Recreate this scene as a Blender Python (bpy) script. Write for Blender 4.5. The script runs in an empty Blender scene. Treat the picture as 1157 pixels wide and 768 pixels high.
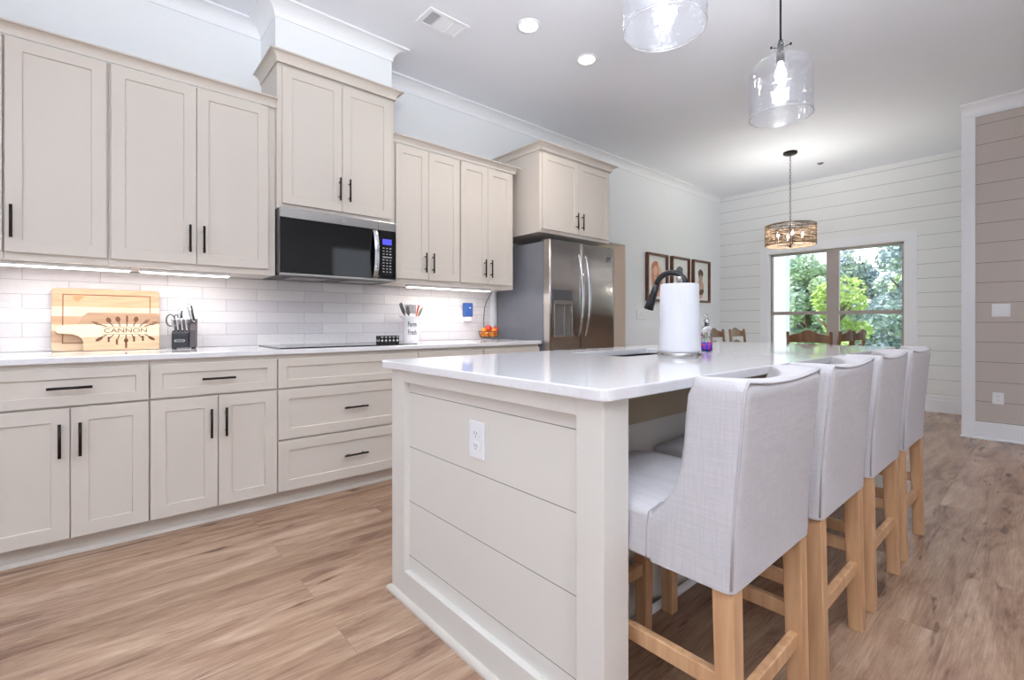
import bpy, bmesh, math, random
from mathutils import Vector, Matrix
random.seed(7)
PI = math.pi
S = bpy.context.scene
COL = S.collection

# ------------------------------------------------------------------ camera, world, lights, exposure
W_IMG, H_IMG = 1157, 768
F_PX, CY_PX, YAW = 534.65, 364.87, 0.7160
cd = bpy.data.cameras.new('camera'); cam = bpy.data.objects.new('camera', cd); COL.objects.link(cam)
cam.location = (0, -3.567, 1.066)
cam.rotation_euler = (PI / 2, 0, -YAW)
cd.sensor_fit = 'HORIZONTAL'; cd.sensor_width = 36
cd.lens = F_PX / W_IMG * 36
cd.shift_y = (CY_PX - H_IMG / 2) / W_IMG
cd.clip_start = 0.02; cd.clip_end = 300
S.camera = cam
S.view_settings.view_transform = 'Standard'; S.view_settings.look = 'None'
S.view_settings.gamma = 1.0; S.view_settings.use_curve_mapping = False
S.view_settings.exposure = 0.04
S.render.film_transparent = False

w = bpy.data.worlds.new('sky'); S.world = w; w.use_nodes = True
wn, wl = w.node_tree.nodes, w.node_tree.links
bg = wn['Background']
tc = wn.new('ShaderNodeTexCoord'); sx = wn.new('ShaderNodeSeparateXYZ'); cr = wn.new('ShaderNodeValToRGB')
wl.new(tc.outputs['Generated'], sx.inputs[0]); wl.new(sx.outputs['Z'], cr.inputs[0]); wl.new(cr.outputs[0], bg.inputs[0])
cr.color_ramp.elements[0].position = 0.0; cr.color_ramp.elements[0].color = (0.90, 0.94, 1.0, 1)
cr.color_ramp.elements[1].position = 0.6; cr.color_ramp.elements[1].color = (0.62, 0.78, 1.0, 1)
bg.inputs[1].default_value = 2.0

def light(name, kind, loc, energy, color=(1, 1, 1), size=0.1, size_y=None, rot=(0, 0, 0), parent=None, spread=None, spot=None):
    ld = bpy.data.lights.new(name, kind); ld.energy = energy; ld.color = color
    if kind == 'AREA':
        ld.size = size
        if size_y: ld.shape = 'RECTANGLE'; ld.size_y = size_y
        if spread: ld.spread = spread
    elif kind == 'SUN': ld.angle = size
    else: ld.shadow_soft_size = size
    if kind == 'SPOT': ld.spot_size = spot or 2.0; ld.spot_blend = 0.9
    o = bpy.data.objects.new(name, ld); COL.objects.link(o); o.location = loc; o.rotation_euler = rot
    if parent: o.parent = parent
    return o

light('sun', 'SUN', (20, 10, 20), 5.0, (1, 0.96, 0.88), 0.02, rot=(math.radians(38), 0, math.radians(215)))
# unseen fill lamp added behind the camera, bounced off the ceiling like a flash
light('added_bounce_fill', 'AREA', (-0.3, -4.4, 1.75), 150, (0.90, 0.95, 1.0), 0.8, rot=(math.radians(153), 0, -YAW), spread=math.radians(125))
#light('camera_flash', 'AREA', (-0.2, -3.95, 1.7), 5, (1.0, 0.985, 0.97), 0.4, rot=(math.radians(80), 0, -YAW))

# ------------------------------------------------------------------ materials
def lin(c):
    return tuple(((v / 255) / 12.92 if v / 255 <= 0.04045 else ((v / 255 + 0.055) / 1.055) ** 2.4) for v in c) + (1,)

def mat(name, rgb, rough=0.5, metal=0.0, spec=0.5, **kw):
    m = bpy.data.materials.new(name); m.use_nodes = True
    b = m.node_tree.nodes['Principled BSDF']
    b.inputs['Base Color'].default_value = lin(rgb)
    b.inputs['Roughness'].default_value = rough; b.inputs['Metallic'].default_value = metal
    b.inputs['Specular IOR Level'].default_value = spec
    for k, v in kw.items(): b.inputs[k.replace('_', ' ')].default_value = v
    return m

def bump(m, scale=(60, 60, 60), strength=0.1, dist=0.002, kind='noise', detail=4, coord='Object'):
    nt = m.node_tree; n, l = nt.nodes, nt.links
    t = n.new('ShaderNodeTexCoord'); mp = n.new('ShaderNodeMapping'); mp.inputs['Scale'].default_value = scale
    l.new(t.outputs[coord], mp.inputs[0])
    x = n.new('ShaderNodeTexNoise'); x.inputs['Detail'].default_value = detail; x.inputs['Scale'].default_value = 1
    l.new(mp.outputs[0], x.inputs[0])
    bp = n.new('ShaderNodeBump'); bp.inputs['Strength'].default_value = strength; bp.inputs['Distance'].default_value = dist
    l.new(x.outputs['Fac'], bp.inputs['Height']); l.new(bp.outputs[0], n['Principled BSDF'].inputs['Normal'])
    return x

def vary(m, a, b, scale, detail=3, lo=0.3, hi=0.7):
    nt = m.node_tree; n, l = nt.nodes, nt.links
    t = n.new('ShaderNodeTexCoord'); mp = n.new('ShaderNodeMapping'); mp.inputs['Scale'].default_value = scale
    l.new(t.outputs['Object'], mp.inputs[0])
    x = n.new('ShaderNodeTexNoise'); x.inputs['Scale'].default_value = 1; x.inputs['Detail'].default_value = detail
    l.new(mp.outputs[0], x.inputs[0])
    r = n.new('ShaderNodeValToRGB'); l.new(x.outputs['Fac'], r.inputs[0])
    r.color_ramp.elements[0].position = lo; r.color_ramp.elements[0].color = lin(a)
    r.color_ramp.elements[1].position = hi; r.color_ramp.elements[1].color = lin(b)
    l.new(r.outputs[0], n['Principled BSDF'].inputs['Base Color'])
    return m

def emis(name, rgb, strength):
    m = mat(name, rgb)
    b = m.node_tree.nodes['Principled BSDF']
    b.inputs['Emission Color'].default_value = lin(rgb); b.inputs['Emission Strength'].default_value = strength
    return m

M = {}
M['wall'] = mat('wall_paint', (238, 240, 242), 0.7)
M['ceiling'] = mat('ceiling_paint', (240, 243, 250), 0.8)
M['trim'] = mat('trim_paint', (242, 243, 247), 0.4)
M['cab'] = mat('cabinet_paint', (212, 203, 193), 0.42)
M['cabdark'] = mat('cabinet_gap', (150, 145, 138), 0.6)
M['island'] = mat('island_paint', (224, 219, 212), 0.42)
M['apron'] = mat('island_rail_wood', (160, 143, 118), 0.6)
M['handle'] = mat('oil_rubbed_bronze', (48, 42, 40), 0.35, 0.85)
M['black'] = mat('black_plastic', (24, 24, 27), 0.35)
M['blackglass'] = mat('black_glass', (14, 14, 16), 0.05)
M['steel'] = mat('stainless_steel', (176, 174, 172), 0.26, 1.0)
M['steeldark'] = mat('dark_steel', (112, 112, 116), 0.38, 0.7)
M['chrome'] = mat('polished_steel', (205, 205, 208), 0.14, 1.0)
M['whiteplastic'] = mat('white_plastic', (240, 240, 242), 0.3)
M['slot'] = mat('slot_dark', (90, 90, 92), 0.6)
M['woodleg'] = vary(mat('leg_wood', (196, 152, 112), 0.45), (184, 138, 98), (208, 166, 126), (40, 40, 3))
M['darkwood'] = vary(mat('dark_wood', (110, 76, 50), 0.35), (96, 62, 38), (132, 94, 62), (20, 20, 4))
M['framewood'] = vary(mat('frame_wood', (96, 58, 38), 0.4), (82, 46, 30), (116, 74, 48), (12, 12, 12))
M['paper'] = mat('paper', (236, 236, 234), 0.8)
M['towel'] = mat('paper_towel', (214, 214, 219), 0.9); bump(M['towel'], (150, 150, 150), 0.4, 0.002)
M['sash'] = mat('window_bronze', (168, 158, 153), 0.45, 0.2)
M['led'] = emis('led_strip', (255, 252, 244), 6.0)
M['can'] = emis('downlight_lens', (255, 250, 240), 5.0)
M['bulb'] = emis('bulb_glow', (255, 250, 240), 9.0)
M['cloth'] = mat('linen', (200, 196, 197), 0.95, 0, 0.2); 
def linen(m):
    nt = m.node_tree; n, l = nt.nodes, nt.links; b = n['Principled BSDF']
    t = n.new('ShaderNodeTexCoord'); outs = []
    for sc in ((14, 14, 420), (420, 420, 14)):
        mp = n.new('ShaderNodeMapping'); mp.inputs['Scale'].default_value = sc; l.new(t.outputs['Object'], mp.inputs[0])
        x = n.new('ShaderNodeTexNoise'); x.inputs['Scale'].default_value = 1; x.inputs['Detail'].default_value = 2
        l.new(mp.outputs[0], x.inputs[0]); outs.append(x)
    mx = n.new('ShaderNodeMath'); mx.operation = 'ADD'
    l.new(outs[0].outputs['Fac'], mx.inputs[0]); l.new(outs[1].outputs['Fac'], mx.inputs[1])
    r = n.new('ShaderNodeValToRGB'); hf = n.new('ShaderNodeMath'); hf.operation = 'MULTIPLY'; hf.inputs[1].default_value = 0.5
    l.new(mx.outputs[0], hf.inputs[0]); l.new(hf.outputs[0], r.inputs[0])
    r.color_ramp.elements[0].position = 0.36; r.color_ramp.elements[0].color = lin((188, 184, 187))
    r.color_ramp.elements[1].position = 0.66; r.color_ramp.elements[1].color = lin((202, 198, 200))
    l.new(r.outputs[0], b.inputs['Base Color'])
    bp = n.new('ShaderNodeBump'); bp.inputs['Strength'].default_value = 0.18; bp.inputs['Distance'].default_value = 0.001
    l.new(mx.outputs[0], bp.inputs['Height']); l.new(bp.outputs[0], b.inputs['Normal'])
    return m
linen(M['cloth'])
M['piping'] = mat('linen_piping', (186, 181, 184), 0.95)

def glassmat(name, rgb, rough=0.0, ior=1.45):
    m = mat(name, rgb, rough); b = m.node_tree.nodes['Principled BSDF']
    b.inputs['Transmission Weight'].default_value = 1.0; b.inputs['IOR'].default_value = ior
    return m
def thin_glass(name, rgb, haze, lo, hi, rough=0.03, bumpy=0):
    # thin-walled glass: mostly clear, denser and shinier where seen edge-on
    m = bpy.data.materials.new(name); m.use_nodes = True; nt = m.node_tree; n, l = nt.nodes, nt.links
    n.remove(n['Principled BSDF']); out = n['Material Output']
    tr = n.new('ShaderNodeBsdfTransparent'); tr.inputs[0].default_value = lin((252, 253, 255))
    gl = n.new('ShaderNodeBsdfGlossy'); gl.inputs[0].default_value = (1, 1, 1, 1); gl.inputs['Roughness'].default_value = rough
    df = n.new('ShaderNodeBsdfDiffuse'); df.inputs[0].default_value = lin(rgb)
    tl = n.new('ShaderNodeBsdfTranslucent'); tl.inputs[0].default_value = lin(rgb)
    dt = n.new('ShaderNodeMixShader'); dt.inputs[0].default_value = 0.5; l.new(df.outputs[0], dt.inputs[1]); l.new(tl.outputs[0], dt.inputs[2])
    gh = n.new('ShaderNodeMixShader'); gh.inputs[0].default_value = haze; l.new(gl.outputs[0], gh.inputs[1]); l.new(dt.outputs[0], gh.inputs[2])
    lw = n.new('ShaderNodeLayerWeight'); lw.inputs[0].default_value = 0.35
    mr = n.new('ShaderNodeMapRange'); l.new(lw.outputs['Facing'], mr.inputs[0]); mr.inputs[3].default_value = lo; mr.inputs[4].default_value = hi
    mx = n.new('ShaderNodeMixShader'); l.new(mr.outputs[0], mx.inputs[0]); l.new(tr.outputs[0], mx.inputs[1]); l.new(gh.outputs[0], mx.inputs[2])
    l.new(mx.outputs[0], out.inputs[0])
    if bumpy:
        t = n.new('ShaderNodeTexCoord'); mp = n.new('ShaderNodeMapping'); mp.inputs['Scale'].default_value = (28, 28, 28); l.new(t.outputs['Object'], mp.inputs[0])
        x = n.new('ShaderNodeTexNoise'); x.inputs['Scale'].default_value = 1; x.inputs['Detail'].default_value = 1.5; l.new(mp.outputs[0], x.inputs[0])
        bp = n.new('ShaderNodeBump'); bp.inputs['Strength'].default_value = bumpy; bp.inputs['Distance'].default_value = 0.01; l.new(x.outputs['Fac'], bp.inputs['Height'])
        l.new(bp.outputs[0], gl.inputs['Normal'])
    return m
M['glass'] = thin_glass('seeded_glass', (245, 246, 252), 0.02, 0.045, 0.6, 0.03, 0.3)
M['glassrim'] = thin_glass('glass_rim', (250, 250, 255), 0.35, 0.6, 0.9, 0.15)  # whitened so the rim looks lit by the bulb inside
M['pane'] = thin_glass('window_glass', (245, 246, 252), 0.0, 0.03, 0.3, 0.0)
M['bottleglass'] = glassmat('bottle_plastic', (238, 240, 244), 0.02, 1.3)

# quartz counter
m = mat('white_quartz', (236, 234, 237), 0.06, 0, 0.6)
vary(m, (235, 233, 236), (239, 238, 241), (60, 60, 60), 2); M['quartz'] = m

# floor planks
def floor_mat():
    m = mat('oak_plank_floor', (190, 160, 132), 0.27, 0, 0.45)
    nt = m.node_tree; n, l = nt.nodes, nt.links; b = n['Principled BSDF']
    t = n.new('ShaderNodeTexCoord')
    mp = n.new('ShaderNodeMapping'); mp.inputs['Location'].default_value = (0.35, 0.042, 0); l.new(t.outputs['Object'], mp.inputs[0])
    br = n.new('ShaderNodeTexBrick'); l.new(mp.outputs[0], br.inputs[0])
    br.inputs['Scale'].default_value = 1.0; br.inputs['Brick Width'].default_value = 1.55; br.inputs['Row Height'].default_value = 0.205
    br.inputs['Mortar Size'].default_value = 0.0011; br.inputs['Mortar Smooth'].default_value = 0.3; br.offset = 0.37
    br.inputs['Color1'].default_value = (0, 0, 0, 1); br.inputs['Color2'].default_value = (1, 1, 1, 1); br.inputs['Mortar'].default_value = (0.5, 0.5, 0.5, 1)
    # grain: stretched noise shifted per plank
    sc = n.new('ShaderNodeMapping'); sc.inputs['Scale'].default_value = (1.7, 10, 1); l.new(t.outputs['Object'], sc.inputs[0])
    add = n.new('ShaderNodeVectorMath'); add.operation = 'ADD'; ml = n.new('ShaderNodeVectorMath'); ml.operation = 'SCALE'; ml.inputs['Scale'].default_value = 17
    l.new(br.outputs['Color'], ml.inputs[0]); l.new(sc.outputs[0], add.inputs[0]); l.new(ml.outputs[0], add.inputs[1])
    n1 = n.new('ShaderNodeTexNoise'); n1.inputs['Scale'].default_value = 1.1; n1.inputs['Detail'].default_value = 9; n1.inputs['Roughness'].default_value = 0.68
    n1.inputs['Distortion'].default_value = 0.5
    l.new(add.outputs[0], n1.inputs[0])
    r = n.new('ShaderNodeValToRGB'); l.new(n1.outputs['Fac'], r.inputs[0])
    e = r.color_ramp.elements
    e[0].position = 0.22; e[0].color = lin((104, 78, 62))
    e[1].position = 0.76; e[1].color = lin((206, 181, 159))
    for p, c in ((0.36, (134, 105, 87)), (0.45, (158, 127, 105)), (0.57, (178, 148, 124))):
        q = e.new(p); q.color = lin(c)
    # fine grain
    s2 = n.new('ShaderNodeMapping'); s2.inputs['Scale'].default_value = (7, 150, 1); l.new(t.outputs['Object'], s2.inputs[0])
    n2 = n.new('ShaderNodeTexNoise'); n2.inputs['Detail'].default_value = 4; n2.inputs['Scale'].default_value = 1; l.new(s2.outputs[0], n2.inputs[0])
    # knots
    s3 = n.new('ShaderNodeMapping'); s3.inputs['Scale'].default_value = (3.4, 17, 1); s3.inputs['Location'].default_value = (3.3, 1.2, 0); l.new(t.outputs['Object'], s3.inputs[0])
    n3 = n.new('ShaderNodeTexNoise'); n3.inputs['Detail'].default_value = 3; n3.inputs['Scale'].default_value = 1; l.new(s3.outputs[0], n3.inputs[0])
    r3 = n.new('ShaderNodeValToRGB'); l.new(n3.outputs['Fac'], r3.inputs[0])
    r3.color_ramp.elements[0].position = 0.28; r3.color_ramp.elements[0].color = (0.30, 0.25, 0.22, 1)
    r3.color_ramp.elements[1].position = 0.36; r3.color_ramp.elements[1].color = (1, 1, 1, 1)
    def mul(a, bb, f=1.0):
        x = n.new('ShaderNodeMix'); x.data_type = 'RGBA'; x.blend_type = 'MULTIPLY'; x.inputs[0].default_value = f
        l.new(a, x.inputs[6]); l.new(bb, x.inputs[7]); return x.outputs[2]
    rr = n.new('ShaderNodeValToRGB'); l.new(n2.outputs['Fac'], rr.inputs[0])
    rr.color_ramp.elements[0].position = 0.3; rr.color_ramp.elements[0].color = (0.80, 0.78, 0.77, 1)
    rr.color_ramp.elements[1].position = 0.65; rr.color_ramp.elements[1].color = (1.04, 1.04, 1.04, 1)
    rt = n.new('ShaderNodeValToRGB'); l.new(br.outputs['Color'], rt.inputs[0])
    rt.color_ramp.elements[0].color = (0.88, 0.84, 0.81, 1); rt.color_ramp.elements[1].color = (1.08, 1.08, 1.09, 1)
    c = mul(r.outputs[0], rr.outputs[0]); c = mul(c, rt.outputs[0]); c = mul(c, r3.outputs[0], 0.9)
    gap = n.new('ShaderNodeMix'); gap.data_type = 'RGBA'; l.new(br.outputs['Fac'], gap.inputs[0]); l.new(c, gap.inputs[6]); gap.inputs[7].default_value = lin((150, 122, 100))
    l.new(gap.outputs[2], b.inputs['Base Color'])
    bp = n.new('ShaderNodeBump'); bp.inputs['Strength'].default_value = 0.12; bp.inputs['Distance'].default_value = 0.001
    l.new(n2.outputs['Fac'], bp.inputs['Height']); l.new(bp.outputs[0], b.inputs['Normal'])
    return m
M['floor'] = floor_mat()

# backsplash: long handmade white tiles (wall in XZ)
def tile_mat():
    m = mat('handmade_white_tile', (226, 224, 228), 0.16, 0, 0.5)
    nt = m.node_tree; n, l = nt.nodes, nt.links; b = n['Principled BSDF']
    t = n.new('ShaderNodeTexCoord'); sp = n.new('ShaderNodeSeparateXYZ'); cb = n.new('ShaderNodeCombineXYZ')
    l.new(t.outputs['Object'], sp.inputs[0]); l.new(sp.outputs['X'], cb.inputs['X']); l.new(sp.outputs['Z'], cb.inputs['Y'])
    br = n.new('ShaderNodeTexBrick'); l.new(cb.outputs[0], br.inputs[0]); br.offset = 0.42
    br.inputs['Scale'].default_value = 1; br.inputs['Brick Width'].default_value = 0.31; br.inputs['Row Height'].default_value = 0.0762
    br.inputs['Mortar Size'].default_value = 0.0012; br.inputs['Mortar Smooth'].default_value = 0.2
    br.inputs['Color1'].default_value = lin((224, 219, 222)); br.inputs['Color2'].default_value = lin((242, 238, 237)); br.inputs['Mortar'].default_value = lin((188, 184, 188))
    l.new(br.outputs['Color'], b.inputs['Base Color'])
    mp = n.new('ShaderNodeMapping'); mp.inputs['Scale'].default_value = (22, 1, 40); l.new(t.outputs['Object'], mp.inputs[0])
    x = n.new('ShaderNodeTexNoise'); x.inputs['Scale'].default_value = 1; x.inputs['Detail'].default_value = 3; l.new(mp.outputs[0], x.inputs[0])
    iv = n.new('ShaderNodeMath'); iv.operation = 'SUBTRACT'; l.new(x.outputs['Fac'], iv.inputs[0]); l.new(br.outputs['Fac'], iv.inputs[1])
    bp = n.new('ShaderNodeBump'); bp.inputs['Strength'].default_value = 0.8; bp.inputs['Distance'].default_value = 0.006
    l.new(iv.outputs[0], bp.inputs['Height']); l.new(bp.outputs[0], b.inputs['Normal'])
    return m
M['tile'] = tile_mat()

# shiplap: grooves as dark thin lines in z with bump
def shiplap(name, rgb, pitch, z0, groove=(120, 118, 115), gw=0.002):
    m = mat(name, rgb, 0.6); nt = m.node_tree; n, l = nt.nodes, nt.links; b = n['Principled BSDF']
    t = n.new('ShaderNodeTexCoord'); sp = n.new('ShaderNodeSeparateXYZ'); l.new(t.outputs['Object'], sp.inputs[0])
    def mth(op, a, bb):
        x = n.new('ShaderNodeMath'); x.operation = op
        l.new(a, x.inputs[0]); x.inputs[1].default_value = bb; return x.outputs[0]
    v = mth('SUBTRACT', sp.outputs['Z'], z0 - pitch * 20); v = mth('DIVIDE', v, pitch); v = mth('FRACT', v, 0)
    v = mth('SUBTRACT', v, 0.5); v = mth('ABSOLUTE', v, 0); v = mth('GREATER_THAN', v, 0.5 - gw / pitch)
    mx = n.new('ShaderNodeMix'); mx.data_type = 'RGBA'; l.new(v, mx.inputs[0]); mx.inputs[6].default_value = lin(rgb); mx.inputs[7].default_value = lin(groove)
    l.new(mx.outputs[2], b.inputs['Base Color'])
    inv = n.new('ShaderNodeMath'); inv.operation = 'SUBTRACT'; inv.inputs[0].default_value = 1; l.new(v, inv.inputs[1])
    bp = n.new('ShaderNodeBump'); bp.inputs['Strength'].default_value = 0.6; bp.inputs['Distance'].default_value = 0.004
    l.new(inv.outputs[0], bp.inputs['Height']); l.new(bp.outputs[0], b.inputs['Normal'])
    return m
M['ship_white'] = shiplap('white_shiplap', (238, 240, 240), 0.1751, 0.385, (150, 150, 148))
M['ship_tan'] = shiplap('tan_shiplap', (198, 187, 180), 0.1817, 1.255, (110, 100, 94))
M['ship_island'] = shiplap('island_shiplap', (224, 219, 212), 0.2108, 0.165, (120, 116, 108), 0.0012)
M['beige'] = mat('hall_lit_beige', (214, 194, 176), 0.8)  # warm light of the other room put into the paint colour

# ------------------------------------------------------------------ geometry helpers
def box(bm, x0, x1, y0, y1, z0, z1, mi=0):
    vs = [bm.verts.new((x, y, z)) for z in (z0, z1) for y in (y0, y1) for x in (x0, x1)]
    for f in ((0, 2, 3, 1), (4, 5, 7, 6), (0, 1, 5, 4), (2, 6, 7, 3), (0, 4, 6, 2), (1, 3, 7, 5)):
        q = bm.faces.new([vs[i] for i in f]); q.material_index = mi
    return vs

def tube(bm, pts, r, n=10, mi=0, cap=True, smooth=True):
    pts = [Vector(p) for p in pts]
    rs = r if isinstance(r, (list, tuple)) else [r] * len(pts)
    rings = []; ref = None
    for i, p in enumerate(pts):
        d = (pts[min(i + 1, len(pts) - 1)] - pts[max(i - 1, 0)]).normalized()
        if ref is None:
            ref = Vector((0, 0, 1)) if abs(d.z) < 0.9 else Vector((1, 0, 0))
        a = (ref - d * ref.dot(d)).normalized(); ref = a; b = d.cross(a)
        rings.append([bm.verts.new(p + (a * math.cos(2 * PI * k / n) + b * math.sin(2 * PI * k / n)) * rs[i]) for k in range(n)])
    for i in range(len(rings) - 1):
        for k in range(n):
            f = bm.faces.new((rings[i][k], rings[i][(k + 1) % n], rings[i + 1][(k + 1) % n], rings[i + 1][k])); f.smooth = smooth; f.material_index = mi
    if cap:
        f = bm.faces.new(rings[0][::-1]); f.material_index = mi
        f = bm.faces.new(rings[-1]); f.material_index = mi

def lathe(bm, prof, cx=0, cy=0, n=32, mi=0, closed=False, smooth=True):
    rings = []
    for r, z in prof:
        if r < 1e-6: rings.append([bm.verts.new((cx, cy, z))])
        else: rings.append([bm.verts.new((cx + r * math.cos(2 * PI * k / n), cy + r * math.sin(2 * PI * k / n), z)) for k in range(n)])
    m = len(rings); rng = range(m if closed else m - 1)
    for i in rng:
        A, B = rings[i], rings[(i + 1) % m]
        for k in range(n):
            k2 = (k + 1) % n
            if len(A) == 1 and len(B) == 1: continue
            if len(A) == 1: vs = (A[0], B[k2], B[k])
            elif len(B) == 1: vs = (A[k], A[k2], B[0])
            else: vs = (A[k], A[k2], B[k2], B[k])
            f = bm.faces.new(vs); f.smooth = smooth; f.material_index = mi

def sweep(bm, prof, path, closed_ends=True):
    """profile [(out, z)] swept along a plan path; 'out' is to the right of the path, mitred"""
    P = [Vector((p[0], p[1])) for p in path]; rings = []
    for i, p in enumerate(P):
        ns = []
        if i > 0: d = (p - P[i - 1]).normalized(); ns.append(Vector((d.y, -d.x)))
        if i < len(P) - 1: d = (P[i + 1] - p).normalized(); ns.append(Vector((d.y, -d.x)))
        nn = ns[0] if len(ns) == 1 else (ns[0] + ns[1]) / (1 + ns[0].dot(ns[1]))
        rings.append([bm.verts.new((p.x + nn.x * o, p.y + nn.y * o, z)) for o, z in prof])
    k = len(prof)
    for i in range(len(rings) - 1):
        for j in range(k):
            bm.faces.new((rings[i][j], rings[i][(j + 1) % k], rings[i + 1][(j + 1) % k], rings[i + 1][j]))
    bm.faces.new(rings[0][::-1]); bm.faces.new(rings[-1])

def prism(bm, poly, axis, a, b, mi=0):
    """extrude a 2D polygon along axis; poly in the other two coordinates (in xyz order)"""
    def P(u, v, t):
        return {'x': (t, u, v), 'y': (u, t, v), 'z': (u, v, t)}[axis]
    A = [bm.verts.new(P(u, v, a)) for u, v in poly]; B = [bm.verts.new(P(u, v, b)) for u, v in poly]
    n = len(poly)
    for i in range(n):
        f = bm.faces.new((A[i], A[(i + 1) % n], B[(i + 1) % n], B[i])); f.material_index = mi
    f = bm.faces.new(A[::-1]); f.material_index = mi; f = bm.faces.new(B); f.material_index = mi

def obj(name, bm, mats, parent=None, bevel=0, seg=2, loc=None, sub=0, label=None, recalc=True):
    if recalc: bmesh.ops.recalc_face_normals(bm, faces=bm.faces)
    me = bpy.data.meshes.new(name); bm.to_mesh(me); bm.free()
    for x in (mats if isinstance(mats, (list, tuple)) else [mats]): me.materials.append(x)
    o = bpy.data.objects.new(name, me); COL.objects.link(o)
    if parent: o.parent = parent
    if loc: o.location = loc
    if sub:
        s = o.modifiers.new('subdivision', 'SUBSURF'); s.levels = sub; s.render_levels = sub
    if bevel:
        b = o.modifiers.new('bevel', 'BEVEL'); b.width = bevel; b.segments = seg; b.limit_method = 'ANGLE'; b.angle_limit = math.radians(35)
    if label: o['label'] = label
    return o

def tag(o, label, cat, group=None):
    o['label'] = label; o['category'] = cat
    if group: o['group'] = group
    return o

def thing(name, label, cat, loc=(0, 0, 0), rz=0, group=None):
    o = bpy.data.objects.new(name, None); COL.objects.link(o); o.location = loc; o.rotation_euler = (0, 0, rz)
    o.empty_display_size = 0.1
    return tag(o, label, cat, group)

def struct(name, bm, m, bevel=0):
    o = obj(name, bm, m, bevel=bevel); o['kind'] = 'structure'; return o

def bx(*a):
    bm = bmesh.new(); box(bm, *a); return bm

def text_bm(s, size, depth=0.0006, font_scale_x=1.0):
    cu = bpy.data.curves.new('lettering', 'FONT'); cu.body = s; cu.size = size; cu.extrude = depth; cu.align_x = 'CENTER'; cu.align_y = 'CENTER'
    t = bpy.data.objects.new('lettering', cu); COL.objects.link(t)
    me = bpy.data.meshes.new_from_object(t)
    bm = bmesh.new(); bm.from_mesh(me); bpy.data.objects.remove(t); bpy.data.meshes.remove(me)
    for v in bm.verts: v.co.x *= font_scale_x
    return bm

def mxf(bm, mtx):
    bmesh.ops.transform(bm, matrix=mtx, verts=bm.verts)

# ------------------------------------------------------------------ the room
CE = 3.08
XL, XW, YB = -2.2, 7.56, -6.2
struct('floor', bx(XL, XW + 0.15, YB, 2.6, -0.06, 0.0), M['floor'])
struct('ceiling', bx(XL, XW + 0.15, YB, 2.6, CE, CE + 0.12), M['ceiling'])
# cabinet wall with the doorway beyond the fridge
bm = bmesh.new()
box(bm, XL, 4.05, 0, 0.13, 0, CE); box(bm, 4.05, 5.0, 0, 0.13, 2.05, CE); box(bm, 5.0, XW + 0.15, 0, 0.13, 0, CE)
struct('wall_cabinet_side', bm, M['wall'])
struct('wall_hall', bx(3.0, 7.5, 1.3, 1.4, 0, CE), M['beige'])
struct('wall_hall_jamb', bx(4.985, 5.0, 0.002, 0.16, 0, 2.05), M['beige'])
bm = bmesh.new()      # left wall; its wide unseen opening is added to let light in
for a in ((YB, -5.4, 0, CE), (-1.5, 0.13, 0, CE), (-5.4, -1.5, 0, 0.95), (-5.4, -1.5, 2.8, CE)): box(bm, XL - 0.12, XL, *a)
struct('wall_left', bm, M['wall'])
bm = bmesh.new()      # rear wall behind the viewer; its tall opening is added for light
for a in ((XL, 3.3), (4.1, 6.121)): box(bm, a[0], a[1], YB - 0.12, YB, 0, CE)
for a in ((3.3, 4.1),): box(bm, a[0], a[1], YB - 0.12, YB, 0, 0.5); box(bm, a[0], a[1], YB - 0.12, YB, 2.5, CE)
struct('wall_rear', bm, M['wall'])
# chase over the range cabinet
struct('wall_chase', bx(0.829, 1.622, -0.35, 0, 2.7, CE), M['wall'])
# dining wall with the window opening
wy0, wy1, wz0, wz1 = -2.335, -0.735, 0.50, 2.10
bm = bmesh.new()
box(bm, XW, XW + 0.15, wy1, 0.13, 0, CE); box(bm, XW, XW + 0.15, -4.8, wy0, 0, CE)
box(bm, XW, XW + 0.15, wy0, wy1, 0, wz0); box(bm, XW, XW + 0.15, wy0, wy1, wz1, CE)
struct('wall_dining', bm, M['ship_white'])
struct('wall_tan_shiplap', bx(6.121, 6.24, YB, -2.987, 0, CE), M['ship_tan'])
# flat white boards framing the tan shiplap
bm = bmesh.new()
box(bm, 6.103, 6.121, -3.079, -2.985, 0.0, CE - 0.02); box(bm, 6.103, 6.121, YB, -3.079, 0, 0.162); box(bm, 6.103, 6.121, YB, -3.079, 2.967, CE - 0.02)
struct('trim_1', bm, M['trim'], bevel=0.002)
bm = bmesh.new(); box(bm, 6.088, 6.103, YB, -2.975, 0.0, 0.02)
struct('trim_2', bm, M['trim'], bevel=0.006)

def crown_prof(h, out, z1, steps=7):
    # little fillet, cove, fillet
    p = [(0, z1 - h), (0.008, z1 - h), (0.008, z1 - h * 0.86)]
    for i in range(steps + 1):
        a = i / steps * PI / 2
        p.append((0.008 + (out - 0.016) * (1 - math.cos(a)), z1 - h * 0.86 + h * 0.72 * math.sin(a)))
    p += [(out, z1 - h * 0.14), (out, z1), (0, z1)]
    return p
bm = bmesh.new()
sweep(bm, crown_prof(0.088, 0.095, CE), [(XL, 0), (0.829, 0), (0.829, -0.35), (1.622, -0.35), (1.622, 0), (XW, 0)])
struct('trim_3', bm, M['trim'])
bm = bmesh.new()
sweep(bm, crown_prof(0.10, 0.10, CE), [(6.103, -2.985), (6.103, YB)])
struct('trim_4', bm, M['trim'])
# baseboards
bm = bmesh.new(); box(bm, XW - 0.016, XW, -4.8, 0, 0, 0.15); box(bm, XW - 0.012, XW, -4.8, 0, 0.15, 0.20)
struct('baseboard_dining', bm, M['trim'], bevel=0.003)
bm = bmesh.new(); box(bm, 5.0, XW - 0.016, -0.016, 0, 0, 0.15)
struct('baseboard_cabinet_side', bm, M['trim'], bevel=0.003)

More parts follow.
